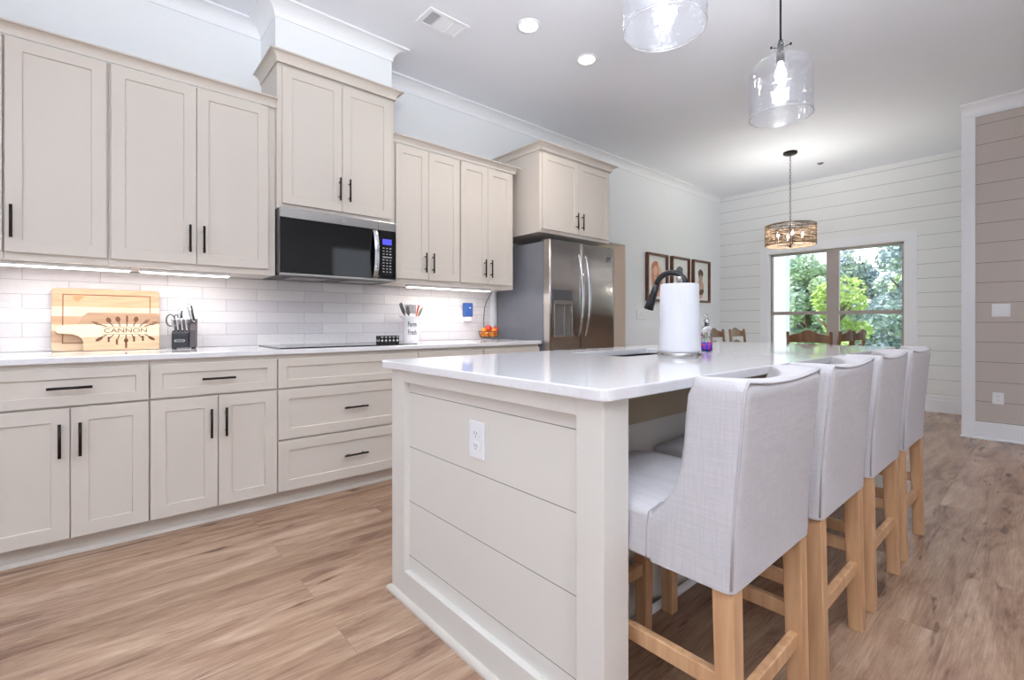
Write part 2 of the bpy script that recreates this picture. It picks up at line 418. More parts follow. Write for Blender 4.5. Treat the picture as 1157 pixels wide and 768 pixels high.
# window
bm = bmesh.new()
e = 0.115
for a in ((wy0 - e, wy0, wz0 - e, wz1 + e), (wy1, wy1 + e, wz0 - e, wz1 + e), (wy0, wy1, wz1, wz1 + e), (wy0, wy1, wz0 - e, wz0)):
    box(bm, XW - 0.01, XW, a[0], a[1], a[2], a[3])
box(bm, XW, XW + 0.15, wy0, wy0 + 0.012, wz0, wz1); box(bm, XW, XW + 0.15, wy1 - 0.012, wy1, wz0, wz1)
box(bm, XW, XW + 0.15, wy0, wy1, wz1 - 0.012, wz1); box(bm, XW, XW + 0.15, wy0, wy1, wz0, wz0 + 0.012)
win = struct('window_1', bm, M['trim'])
bm = bmesh.new()
a, b, c, d_ = wy0 + 0.012, wy1 - 0.012, wz0 + 0.012, wz1 - 0.012
X0, X1 = XW + 0.06, XW + 0.11
t = 0.03
box(bm, X0, X1, a, a + t, c, d_); box(bm, X0, X1, b - t, b, c, d_); box(bm, X0, X1, a, b, d_ - t, d_); box(bm, X0, X1, a, b, c, c + t)
box(bm, X0 - 0.01, X1, -1.62, -1.475, c, d_)
for y0, y1 in ((a + t, -1.62), (-1.475, b - t)):
    box(bm, X0 - 0.006, X1 - 0.02, y0, y1, 1.185, 1.235)
o = obj('window_frame', bm, M['sash'], win, bevel=0.003)
o = obj('pane', bx(XW + 0.083, XW + 0.088, a + t, b - t, c + t, d_ - t), M['pane'], win)

# ------------------------------------------------------------------ cabinetry
DT = 0.019    # door thickness
def shaker(x0, x1, z0, z1, rail=0.062, drop=0.008):
    """door front lying in XZ, front at y=-DT, back at y=0"""
    bm = bmesh.new(); r = rail
    rz = min(rail, (z1 - z0) * 0.27)
    def ring(x0, x1, z0, z1, y): return [bm.verts.new(p) for p in ((x0, y, z0), (x1, y, z0), (x1, y, z1), (x0, y, z1))]
    B = ring(x0, x1, z0, z1, 0); O = ring(x0, x1, z0, z1, -DT); I = ring(x0 + r, x1 - r, z0 + rz, z1 - rz, -DT)
    J = ring(x0 + r, x1 - r, z0 + rz, z1 - rz, -DT + drop)
    for A_, C_ in ((B, O), (O, I), (I, J)):
        for i in range(4): bm.faces.new((A_[i], A_[(i + 1) % 4], C_[(i + 1) % 4], C_[i]))
    bm.faces.new(J); bm.faces.new(B[::-1])
    return bm

def pull(cx, cz, vert=True, L=0.152):
    """bar pull; y=0 is the door face"""
    bm = bmesh.new(); h = L / 2; q = 0.048
    ax = (lambda t, y: (cx, y, cz + t)) if vert else (lambda t, y: (cx + t, y, cz))
    tube(bm, [ax(-h, -0.03), ax(h, -0.03)], 0.0062, 10)
    for s in (-q, q): tube(bm, [ax(s, 0.0), ax(s, -0.03)], 0.0045, 8)
    return bm

def front(parent, name, x0, x1, z0, z1, yf, handle=None, vert=True, rail=0.062):
    o = obj(name, shaker(x0, x1, z0, z1, rail), M['cab'], parent, bevel=0.0015, seg=1, loc=(0, yf, 0))
    if handle:
        obj('handle', pull(handle[0], handle[1], vert), M['handle'], o, loc=(0, -DT, 0))
    return o

YBF = -0.619            # base face-frame plane
def base_unit(x0, x1, label, kind, seam=None):
    t = thing('base_cabinet', label, 'cabinet', ((x0 + x1) / 2, -0.3, 0))
    t.matrix_world  # keep
    g = 0.0035
    def loc(o): o.location = (o.location[0] - (x0 + x1) / 2, o.location[1] + 0.3, o.location[2]); return o
    loc(obj('body', bx(x0 + 0.0005, x1 - 0.0005, YBF, -0.004, 0.087, 0.883), M['cab'], t))
    if kind == 'doors':
        f = loc(front(t, 'drawer', x0 + g, x1 - g, 0.691, 0.858, YBF, ((x0 + x1) / 2, 0.775), False, 0.05))
        loc(front(t, 'door', x0 + g, seam - g / 2, 0.092, 0.682, YBF, (seam - 0.034, 0.54)))
        loc(front(t, 'door', seam + g / 2, x1 - g, 0.092, 0.682, YBF, (seam + 0.034, 0.54)))
    else:
        loc(front(t, 'drawer', x0 + g, x1 - g, 0.691, 0.858, YBF, None, False, 0.05))
        c = (x0 + x1) / 2
        loc(front(t, 'drawer', x0 + g, x1 - g, 0.392, 0.682, YBF, (c, 0.538), False, 0.06))
        loc(front(t, 'drawer', x0 + g, x1 - g, 0.092, 0.383, YBF, (c, 0.238), False, 0.06))
    return t
base_unit(-0.389, 0.183, 'greige base cabinet at the left edge of the picture, below the cutting board', 'doors', -0.103)
base_unit(0.183, 0.767, 'greige base cabinet below the knife block, one drawer over two doors', 'doors', 0.475)
base_unit(0.767, 1.681, 'wide greige base cabinet under the cooktop with three stacked drawers', 'drawers')
base_unit(1.681, 2.255, 'greige base cabinet right of the wide drawers, mostly hidden behind the island', 'doors', 1.968)
base_unit(2.255, 2.868, 'greige base cabinet next to the fridge, mostly hidden behind the island', 'doors', 2.56)
bm = bmesh.new(); box(bm, -0.389, 2.868, -0.572, -0.004, 0.0, 0.0865)
tag(obj('toe_kick', bm, M['cab']), 'recessed greige toe kick board along the foot of the wall base cabinets', 'toe kick')
bm = bmesh.new(); prism(bm, [(-0.5725, 0), (-0.590, 0), (-0.588, 0.012), (-0.582, 0.018), (-0.5725, 0.02)], 'x', -0.389, 2.868)
tag(obj('shoe_moulding', bm, M['cab']), 'thin quarter-round shoe moulding on the floor along the wall cabinets', 'moulding')

# wall countertop
bm = bmesh.new(); box(bm, -0.389, 2.886, -0.645, -0.001, 0.884, 0.914)
tag(obj('countertop', bm, M['quartz'], bevel=0.004), 'white quartz countertop running along the backsplash wall to the fridge', 'countertop')
# backsplash (structure of the wall)
bm = bmesh.new(); box(bm, -0.389, 2.82, -0.009, -0.0005, 0.9145, 1.36)
o = obj('backsplash', bm, M['tile']); tag(o, 'white handmade-look tile backsplash between the wall counter and upper cabinets', 'backsplash')
o = struct('trim_5', bx(2.82, 2.868, -0.014, 0, 0.914, 1.40), M['trim'])

# uppers
YUF = -0.346
def upper_unit(x0, x1, z0, z1, yf, doors, label, dz0, dz1, hz, name='wall_cabinet', side=0.0, seams=(), mat_='cab'):
    t = thing(name, label, 'cabinet', (x0, 0, z0))
    def loc(o): o.location = (o.location[0] - x0, o.location[1], o.location[2] - z0); return o
    loc(obj('body', bx(x0 + 0.0005, x1 - 0.0005, yf, -0.003, z0, z1), M[mat_], t))
    for a, b, hx in doors:
        loc(front(t, 'door', a, b, dz0, dz1, yf, (hx, hz) if hx is not None else None, True, 0.058))
    return t
g = 0.002
upper_unit(-0.94, -0.341, 1.365, 2.41, YUF, [(-0.935, -0.344, None)], 'greige wall cabinet cut off by the left edge of the picture', 1.40, 2.405, 1.54)
upper_unit(-0.341, 0.032, 1.365, 2.41, YUF, [(-0.336, 0.024, -0.313)], 'single-door greige wall cabinet above the cutting board, handle on its left', 1.40, 2.405, 1.54)
upper_unit(0.032, 0.829, 1.365, 2.41, YUF, [(0.041, 0.411, 0.38), (0.414, 0.786, 0.446)], 'double-door greige wall cabinet left of the microwave, above the knife block', 1.40, 2.405, 1.54)
upper_unit(0.829, 1.622, 1.787, 2.70, -0.381, [(0.858, 1.234, 1.213), (1.237, 1.594, 1.28)], 'tall greige wall cabinet directly above the microwave', 1.817, 2.672, 1.962)
upper_unit(1.624, 2.224, 1.365, 2.405, YUF, [(1.65, 1.925, 1.893), (1.928, 2.216, 1.96)], 'narrow-door greige wall cabinet just right of the microwave', 1.40, 2.398, 1.53)
upper_unit(2.224, 2.812, 1.365, 2.405, YUF, [(2.233, 2.509, 2.472), (2.512, 2.782, 2.54)], 'greige wall cabinet nearest the fridge, above the fruit basket', 1.40, 2.398, 1.53)
upper_unit(2.885, 3.872, 1.863, 2.585, -0.612, [(2.912, 3.383, 3.348), (3.386, 3.842, 3.424)], 'deep greige cabinet above the refrigerator', 1.893, 2.56, 2.01)
# filler between the last wall cabinet and the fridge cabinet
def cab_crown(name, path, z0, h, out, label):
    bm = bmesh.new(); sweep(bm, [(a, z) for a, z in crown_prof(h, out, z0 + h)], path)
    tag(obj(name, bm, M['cab']), label, 'crown moulding')
cab_crown('cabinet_crown', [(-0.94, YUF - 0.02), (0.8285, YUF - 0.02)], 2.407, 0.052, 0.048, 'greige crown moulding on the left run of wall cabinets')
cab_crown('cabinet_crown', [(0.8285, -0.003), (0.8285, -0.401), (1.6225, -0.401), (1.6225, -0.003)], 2.688, 0.062, 0.05, 'greige crown moulding wrapping the tall cabinet above the microwave')
cab_crown('cabinet_crown', [(1.6235, YUF - 0.02), (2.812, YUF - 0.02), (2.812, -0.003)], 2.402, 0.052, 0.048, 'greige crown moulding on the two cabinets between microwave and fridge')
cab_crown('cabinet_crown', [(2.885, -0.003), (2.885, -0.632), (3.872, -0.632), (3.872, -0.003)], 2.577, 0.058, 0.055, 'greige crown moulding wrapping the cabinet above the refrigerator')

# under-cabinet lights
def led_bar(x0, x1, label, power):
    t = thing('under_cabinet_light', label, 'light', ((x0 + x1) / 2, -0.25, 1.3645), group='under-cabinet light bars')
    L = (x1 - x0) / 2
    obj('housing', bx(-L, L, -0.03, 0.03, -0.016, 0), M['whiteplastic'], t, bevel=0.003)
    obj('diffuser', bx(-L + 0.01, L - 0.01, -0.024, 0.024, -0.021, -0.016), M['led'], t)
    light('led_lamp', 'AREA', (0, 0, -0.024), power, (1, 0.97, 0.95), 2 * L, 0.04, rot=(0, 0, 0), parent=t)
led_bar(-0.38, 0.13, 'lit white light bar under the wall cabinet above the cutting board', 1.5)
led_bar(0.16, 0.60, 'lit white light bar under the wall cabinet above the knife block', 1.4)
led_bar(1.80, 2.62, 'lit white light bar under the wall cabinets between microwave and fridge', 2.1)

# ------------------------------------------------------------------ island
IX0, IX1, IY0, IY1 = 0.885, 3.83, -2.875, -1.815
t = thing('kitchen_island', 'large greige kitchen island with shiplap end panel and white quartz top', 'kitchen island', (IX0, -2.3, 0))
def il(o): o.location = (-IX0, 2.3, 0); return o
bm = bmesh.new()
px = IX0 + 0.022     # recessed panel plane
box(bm, IX0, 0.984, IY0, -2.79, 0, 0.883)                 # near post
box(bm, IX0, px + 0.02, -1.915, IY1, 0, 0.883)            # far stile
box(bm, IX0, px + 0.02, -2.79, -1.915, 0.838, 0.883); box(bm, IX0, px + 0.02, -2.79, -1.915, 0, 0.109)
o = il(obj('end_frame', bm, M['island'], t, bevel=0.002))
il(obj('end_panel', bx(px, px + 0.02, -2.79, -1.915, 0.109, 0.838), M['ship_island'], t))
bm = bmesh.new()
SX0, SX1, SY0, SY1 = 1.79, 2.50, -2.29, -1.95
box(bm, px + 0.02, 3.79, -2.58, IY1 + 0.02, 0.09, 0.66); box(bm, px + 0.02, 3.79, -2.56, IY1 + 0.07, 0, 0.09)
box(bm, px + 0.02, SX0 - 0.02, -2.58, IY1 + 0.02, 0.66, 0.883); box(bm, SX1 + 0.02, 3.79, -2.58, IY1 + 0.02, 0.66, 0.883)
box(bm, SX0 - 0.02, SX1 + 0.02, -2.58, SY0 - 0.02, 0.66, 0.883); box(bm, SX0 - 0.02, SX1 + 0.02, SY1 + 0.02, IY1 + 0.02, 0.66, 0.883)
il(obj('body', bm, M['island'], t))
il(obj('end_frame', bx(3.79, IX1, IY0, IY1, 0, 0.883), M['island'], t, bevel=0.002))
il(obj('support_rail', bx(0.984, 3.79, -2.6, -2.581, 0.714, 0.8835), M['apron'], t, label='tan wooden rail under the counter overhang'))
bm = bmesh.new()
q = [(0, 0), (0.018, 0), (0.017, 0.008), (0.012, 0.015), (0.005, 0.019), (0, 0.02)]
sweep(bm, q, [(px + 0.02, IY1), (IX0, IY1), (IX0, IY0), (0.984, IY0)][::1])
bmesh.ops.transform(bm, matrix=Matrix.Identity(4), verts=bm.verts)
# path runs so that 'right' is outward: (far stile) -> post
il(obj('shoe_moulding', bm, M['cab'], t))
bm = bmesh.new(); sweep(bm, q, [(0.984, -2.581), (3.79, -2.581)]); il(obj('shoe_moulding', bm, M['trim'], t, label='white shoe moulding in the knee space'))
# top slab with rounded corners and sink cut-out
def slab(x0, x1, y0, y1, z0, z1, r, hole=None):
    bm = bmesh.new(); outer = []
    for cx, cy, a0 in ((x1 - r, y1 - r, 0), (x0 + r, y1 - r, 90), (x0 + r, y0 + r, 180), (x1 - r, y0 + r, 270)):
        for i in range(7):
            a = math.radians(a0 + i * 15); outer.append((cx + r * math.cos(a), cy + r * math.sin(a)))
    hr = 0.03; inner = []
    if hole:
        hx0, hx1, hy0, hy1 = hole
        for cx, cy, a0 in ((hx1 - hr, hy1 - hr, 0), (hx0 + hr, hy1 - hr, 90), (hx0 + hr, hy0 + hr, 180), (hx1 - hr, hy0 + hr, 270)):
            for i in range(7):
                a = math.radians(a0 + i * 15); inner.append((cx + hr * math.cos(a), cy + hr * math.sin(a)))
    lay = []
    for z in (z0, z1):
        O = [bm.verts.new((x, y, z)) for x, y in outer]; I = [bm.verts.new((x, y, z)) for x, y in inner]; lay.append((O, I))
        n = len(O)
        if hole:
            for i in range(n): bm.faces.new((O[i], O[(i + 1) % n], I[(i + 1) % n], I[i]))
        else: bm.faces.new(O)
    for k in (0, 1):
        A_, B_ = lay[0][k], lay[1][k]; n = len(A_)
        for i in range(n): bm.faces.new((A_[i], A_[(i + 1) % n], B_[(i + 1) % n], B_[i]))
    return bm
il(obj('worktop', slab(0.865, 3.86, -2.895, -1.74, 0.884, 0.914, 0.035, (SX0, SX1, SY0, SY1)), M['quartz'], t, bevel=0.004))
bm = bmesh.new()
z0, z1 = 0.68, 0.8835
box(bm, SX0 - 0.015, SX1 + 0.015, SY0 - 0.015, SY1 + 0.015, z0, z0 + 0.006)
for a in ((SX0 - 0.015, SX0 - 0.003, SY0 - 0.015, SY1 + 0.015), (SX1 + 0.003, SX1 + 0.015, SY0 - 0.015, SY1 + 0.015), (SX0, SX1, SY0 - 0.015, SY0 - 0.003), (SX0, SX1, SY1 + 0.003, SY1 + 0.015)):
    box(bm, *a, z0, z1)
sk = il(obj('sink_basin', bm, M['black'], t, label='black undermount sink basin'))

def outlet_plate(name, label, cat, w, h, loc, rot, kinds, m='whiteplastic'):
    """plate in local XZ, front at -y"""
    t = thing(name, label, cat, loc, rot)
    o = obj('cover_plate', bx(-w / 2, w / 2, -0.006, 0, -h / 2, h / 2), M[m], t, bevel=0.003)
    for kind, cx in kinds:
        if kind == 'outlet':
            for s in (-1, 1):
                bm = bmesh.new(); cz = s * h * 0.165; rr = 0.0165
                prism(bm, [(cx + rr * math.cos(2 * PI * k / 20), cz + max(-0.0125, min(0.0125, rr * math.sin(2 * PI * k / 20)))) for k in range(20)], 'y', -0.0085, -0.006)
                so = obj('socket', bm, M[m], t)
                bm = bmesh.new()
                box(bm, cx - 0.0075, cx - 0.0055, -0.0089, -0.0085, cz - 0.002, cz + 0.007); box(bm, cx + 0.005, cx + 0.007, -0.0089, -0.0085, cz - 0.002, cz + 0.006)
                box(bm, cx - 0.002, cx + 0.002, -0.0089, -0.0085, cz - 0.009, cz - 0.005)
                obj('slots', bm, M['slot'], so)
        else:
            bm = bmesh.new(); box(bm, cx - 0.0165, cx + 0.0165, -0.009, -0.006, -0.033, 0.033)
            s_ = obj('rocker', bm, M[m], t, bevel=0.002)
    return t
outlet_plate('wall_outlet', 'white duplex outlet on the shiplap end panel of the island', 'outlet', 0.077, 0.118, (px, -2.358, 0.695), -PI / 2, [('outlet', 0)])

# ------------------------------------------------------------------ microwave
t = thing('microwave', 'stainless over-the-range microwave with black glass door above the cooktop', 'microwave', (1.23, -0.2, 1.36))
def ml(o): o.location = (-1.23, 0.2, -1.36); return o
x0, x1, z0, z1, yf = 0.837, 1.618, 1.362, 1.7865, -0.425
bm = bmesh.new(); box(bm, x0, x1, -0.40, -0.012, z0 + 0.02, z1)
ml(obj('body', bm, M['steeldark'], t))
hx = 1.445
bm = bmesh.new(); box(bm, x0, 1.483, yf, -0.4005, z1 - 0.062, z1); box(bm, 1.4845, x1, yf, -0.4005, z1 - 0.062, z1)
ml(obj('top_strip', bm, M['steel'], t, bevel=0.003))
ml(obj('door', bx(x0, 1.483, yf + 0.003, -0.4005, z0 + 0.018, z1 - 0.0625), M['blackglass'], t, bevel=0.003))
cp = ml(obj('control_panel', bx(1.484, x1, yf + 0.003, -0.4005, z0 + 0.018, z1 - 0.0625), M['blackglass'], t, bevel=0.002))
ml(obj('bottom_strip', bx(x0, x1, yf - 0.002, -0.4005, z0 + 0.004, z0 + 0.0175), M['steel'], t, bevel=0.002))
bm = bmesh.new()
xs = 1.455
n = 14
pts = []
for i in range(n + 1):
    u = i / n; pts.append((u * 0.34 - 0.17, 0.038 * math.sin(PI * u) ** 0.7))
L_, R_ = [], []
zc = (z0 + z1 - 0.05) / 2
for (dz, dy) in pts:
    y = yf - 0.004 - dy
    L_.append([bm.verts.new((xs - 0.016, y, zc + dz)), bm.verts.new((xs + 0.016, y - 0.004, zc + dz)), bm.verts.new((xs + 0.018, y + 0.010, zc + dz)), bm.verts.new((xs - 0.014, y + 0.012, zc + dz))])
for i in range(n):
    for j in range(4):
        f = bm.faces.new((L_[i][j], L_[i][(j + 1) % 4], L_[i + 1][(j + 1) % 4], L_[i + 1][j])); f.smooth = True
bm.faces.new(L_[0]); bm.faces.new(L_[-1][::-1])
ml(obj('handle', bm, M['chrome'], t, bevel=0.002))
M['screen'] = emis('blue_display', (70, 70, 200), 0.8)
bm = bmesh.new(); box(bm, 1.515, 1.585, yf + 0.0018, yf + 0.003, 1.625, 1.665); o = obj('display', bm, M['screen'], cp)
M['legend'] = mat('panel_legend', (200, 200, 200), 0.5)
for r in range(9):
    for c in range(3):
        zz = 1.60 - r * 0.021
        if r == 3: continue
        bm = bmesh.new(); box(bm, 1.517 + c * 0.026, 1.517 + c * 0.026 + 0.013, yf + 0.0022, yf + 0.003, zz - 0.003, zz + 0.003); obj('button', bm, M['legend'], cp)
bm = bmesh.new(); box(bm, 1.515, 1.587, yf + 0.0016, yf + 0.003, 1.532, 1.541); o = obj('start_button', bm, M['chrome'], cp)
bm = bmesh.new(); prism(bm, [(1.235 + 0.014 * math.cos(2 * PI * k / 20), z1 - 0.036 + 0.006 * math.sin(2 * PI * k / 20)) for k in range(20)], 'y', yf - 0.001, yf)
ml(obj('badge', bm, M['chrome'], t))
# underside with grease filters and lamp cover
bm = bmesh.new(); box(bm, x0, x1, -0.40, -0.012, z0 + 0.004, z0 + 0.0195)
ml(obj('underside', bm, M['black'], t))
for fx in (0.93, 1.30):
    bm = bmesh.new(); box(bm, fx, fx + 0.24, -0.33, -0.12, z0, z0 + 0.0038)
    ml(obj('grease_filter', bm, M['steel'], t))

# ------------------------------------------------------------------ cooktop
t = thing('cooktop', 'black glass cooktop set in the wall counter under the microwave', 'cooktop', (1.25, -0.33, 0.914))
obj('glass_plate', bx(-0.455, 0.455, -0.25, 0.25, 0.0, 0.006), M['blackglass'], t, bevel=0.002)
bm = bmesh.new()
for cx, cy, r in ((-0.28, -0.1, 0.1), (-0.28, 0.13, 0.075), (0.28, -0.1, 0.075), (0.28, 0.13, 0.1), (0, 0.03, 0.12)):
    lathe(bm, [(r - 0.002, 0.0060), (r, 0.0060), (r, 0.0064), (r - 0.002, 0.0064)], cx, cy, 40, closed=True)
obj('burner_rings', bm, M['steeldark'], t)

# ------------------------------------------------------------------ refrigerator
FX0, FX1 = 2.893, 3.795
t = thing('refrigerator', 'stainless french-door refrigerator with dark grey side and ice dispenser', 'refrigerator', ((FX0 + FX1) / 2, -0.35, 0))
def fl(o): o.location = (-(FX0 + FX1) / 2, 0.35, 0); return o
M['fridgeside'] = vary(mat('fridge_side', (120, 122, 130), 0.38, 0.2), (112, 114, 122), (128, 130, 138), (3, 3, 3))
def brushed(m):
    nt = m.node_tree; n, l = nt.nodes, nt.links
    t_ = n.new('ShaderNodeTexCoord'); mp = n.new('ShaderNodeMapping'); mp.inputs['Scale'].default_value = (6, 6, 300); l.new(t_.outputs['Object'], mp.inputs[0])
    x = n.new('ShaderNodeTexNoise'); x.inputs['Scale'].default_value = 1; l.new(mp.outputs[0], x.inputs[0])
    bp = n.new('ShaderNodeBump'); bp.inputs['Strength'].default_value = 0.06; bp.inputs['Distance'].default_value = 0.001
    l.new(x.outputs['Fac'], bp.inputs['Height']); l.new(bp.outputs[0], n['Principled BSDF'].inputs['Normal'])
M['fridgedoor'] = mat('brushed_fridge_steel', (178, 173, 169), 0.28, 1.0); brushed(M['fridgedoor'])
fl(obj('body', bx(FX0, FX1, -0.655, -0.02, 0.02, 1.775), M['fridgeside'], t, bevel=0.004))
def fdoor(xa, xb, za, zb, disp=None):
    # slightly bowed door front built as a grid
    bm = bmesh.new(); nx = 16; mid = (FX0 + FX1) / 2; hw = (FX1 - FX0) / 2
    def yy(x): return -0.728 - 0.022 * (1 - ((x - mid) / hw) ** 2)
    xs_ = [xa + (xb - xa) * i / nx for i in range(nx + 1)]
    rf = [[bm.verts.new((x, yy(x), z)) for x in xs_] for z in (za, zb)]
    rb = [[bm.verts.new((x, -0.66, z)) for x in xs_] for z in (za, zb)]
    for i in range(nx):
        f = bm.faces.new((rf[0][i], rf[0][i + 1], rf[1][i + 1], rf[1][i])); f.smooth = True
        bm.faces.new((rb[0][i], rb[1][i], rb[1][i + 1], rb[0][i + 1]))
        bm.faces.new((rf[1][i], rf[1][i + 1], rb[1][i + 1], rb[1][i])); bm.faces.new((rf[0][i], rb[0][i], rb[0][i + 1], rf[0][i + 1]))
    bm.faces.new((rf[0][0], rf[1][0], rb[1][0], rb[0][0])); bm.faces.new((rf[0][-1], rb[0][-1], rb[1][-1], rf[1][-1]))
    return bm, yy
def curved_handle(xc, y0, za, zb, side):
    bm = bmesh.new(); n = 22; rings = []
    for i in range(n + 1):
        u = i / n; b_ = math.sin(PI * u) ** 0.75
        x, y, z = xc, y0 - 0.012 - 0.058 * b_, za + (zb - za) * u
        wd = 0.013 + 0.004 * b_
        rings.append([bm.verts.new((x + wd * math.cos(a) , y + 0.011 * math.sin(a), z)) for a in [2 * PI * k / 12 for k in range(12)]])
    for i in range(n):
        for k in range(12):
            f = bm.faces.new((rings[i][k], rings[i][(k + 1) % 12], rings[i + 1][(k + 1) % 12], rings[i + 1][k])); f.smooth = True
    bm.faces.new(rings[0][::-1]); bm.faces.new(rings[-1])
    for z in (za + 0.02, zb - 0.02): box(bm, xc - 0.01, xc + 0.01, y0 - 0.02, y0 + 0.004, z - 0.015, z + 0.015)
    return bm
seam = 3.280
bm, yy = fdoor(FX0, seam - 0.002, 0.74, 1.785); d1 = fl(obj('door', bm, M['fridgedoor'], t))
bm, yy = fdoor(seam + 0.002, FX1, 0.74, 1.785); d2 = fl(obj('door', bm, M['fridgedoor'], t))
bm, yy = fdoor(FX0, FX1, 0.06, 0.73); d3 = fl(obj('freezer_drawer', bm, M['fridgedoor'], t))
obj('handle', curved_handle(seam - 0.045, -0.745, 0.945, 1.685, -1), M['chrome'], d1)
obj('handle', curved_handle(seam + 0.045, -0.745, 0.945, 1.685, 1), M['chrome'], d2)
bm = bmesh.new(); tube(bm, [(FX0 + 0.1, -0.79, 0.66), (FX1 - 0.1, -0.79, 0.66)], 0.013, 12)
for hx_ in (FX0 + 0.12, FX1 - 0.12): tube(bm, [(hx_, -0.735, 0.66), (hx_, -0.79, 0.66)], 0.009, 8)
obj('handle', bm, M['chrome'], d3)
# dispenser
dx0, dx1, dz0, dz1 = 2.930, 3.165, 0.955, 1.355
dp = obj('dispenser', bx(dx0, dx1, -0.748, -0.733, 1.262, dz1), M['steeldark'], d1, bevel=0.002, label='grey control strip and recess of the dispenser')
M['recess'] = mat('dispenser_recess', (128, 122, 120), 0.35, 0.4)
bm = bmesh.new()
box(bm, dx0, dx1, -0.7455, -0.732, dz0, 1.2615)
obj('dispenser_recess', bm, M['recess'], d1)
bm = bmesh.new()
box(bm, dx0, dx0 + 0.01, -0.752, -0.742, dz0, 1.262); box(bm, dx1 - 0.01, dx1, -0.752, -0.742, dz0, 1.262)
box(bm, dx0 - 0.01, dx1 + 0.01, -0.765, -0.742, dz0 - 0.012, dz0 + 0.004); box(bm, dx0, dx1, -0.760, -0.742, 1.225, 1.262)
box(bm, dx0 + 0.115, dx0 + 0.135, -0.757, -0.743, dz0, 1.225)
obj('dispenser_frame', bm, M['steel'], d1, bevel=0.002)
bm = bmesh.new(); box(bm, 3.67, 3.745, -0.7385, -0.7285, 1.695, 1.705); obj('badge', bm, M['chrome'], d2)
for hx_ in (FX0 + 0.02, FX1 - 0.12):
    fl(obj('hinge_cover', bx(hx_, hx_ + 0.1, -0.70, -0.60, 1.7755, 1.797), M['black'], t))

# ------------------------------------------------------------------ ceiling fittings
def downlight(x, y, label):
    t = thing('recessed_light', label, 'ceiling light', (x, y, CE), group='recessed ceiling lights')
    bm = bmesh.new(); lathe(bm, [(0.062, 0), (0.082, 0), (0.082, -0.005), (0.07, -0.008), (0.062, -0.004)], n=40, closed=True); obj('trim_ring', bm, M['trim'], t)
    bm = bmesh.new(); lathe(bm, [(0, -0.003), (0.062, -0.003), (0.062, 0), (0, 0)], n=40); obj('lens', bm, M['can'], t)
    light('lamp', 'SPOT', (0, 0, -0.02), 36, (1, 0.93, 0.86), 0.06, parent=t, spot=2.5)
downlight(2.19, -1.222, 'round recessed ceiling light nearer the air vent')
downlight(2.805, -1.215, 'round recessed ceiling light farther from the air vent')
# vent
t = thing('ceiling_vent', 'white rectangular ceiling air vent register', 'vent', (1.74, -0.86, CE))
bm = bmesh.new()
for a in ((-0.155, 0.155, -0.095, -0.068), (-0.155, 0.155, 0.068, 0.095), (-0.155, -0.125, -0.068, 0.068), (0.125, 0.155, -0.068, 0.068)): box(bm, *a, -0.008, 0)
obj('frame', bm, M['trim'], t, bevel=0.002)
M['ventgap'] = mat('vent_gap', (96, 102, 118), 0.6)
obj('duct_opening', bx(-0.125, 0.125, -0.068, 0.068, -0.001, 0), M['ventgap'], t)
for xa, xb in ((-0.05, 0.05), (0.056, 0.125)):
    for k in range(9):
        bm = bmesh.new(); yy_ = -0.066 + k * 0.0148
        prism(bm, [(yy_, -0.0012), (yy_ + 0.0085, -0.0062), (yy_ + 0.0095, -0.0056), (yy_ + 0.0012, -0.0012)], 'x', xa, xb)
        obj('louvre', bm, M['trim'], t)
for k in range(6):
    bm = bmesh.new(); xx_ = -0.121 + k * 0.0118; box(bm, xx_, xx_ + 0.002, -0.068, 0.068, -0.006, -0.0012); obj('louvre', bm, M['trim'], t)
for yy_ in (-0.034, 0, 0.034):
    obj('cross_bar', bx(-0.125, -0.056, yy_ - 0.0015, yy_ + 0.0015, -0.007, -0.0061), M['trim'], t)
for xx_ in (-0.053, 0.053):
    obj('mullion', bx(xx_ - 0.0028, xx_ + 0.0028, -0.068, 0.068, -0.0075, -0.0011), M['trim'], t)
bm = bmesh.new(); lathe(bm, [(0, -0.014), (0.022, -0.014), (0.035, -0.004), (0.035, 0), (0, 0)], n=24)
tag(obj('ceiling_sensor', bm, M['steeldark'], loc=(6.845, -1.62, CE)), 'small dark round fitting on the ceiling beyond the drum chandelier', 'ceiling fitting')

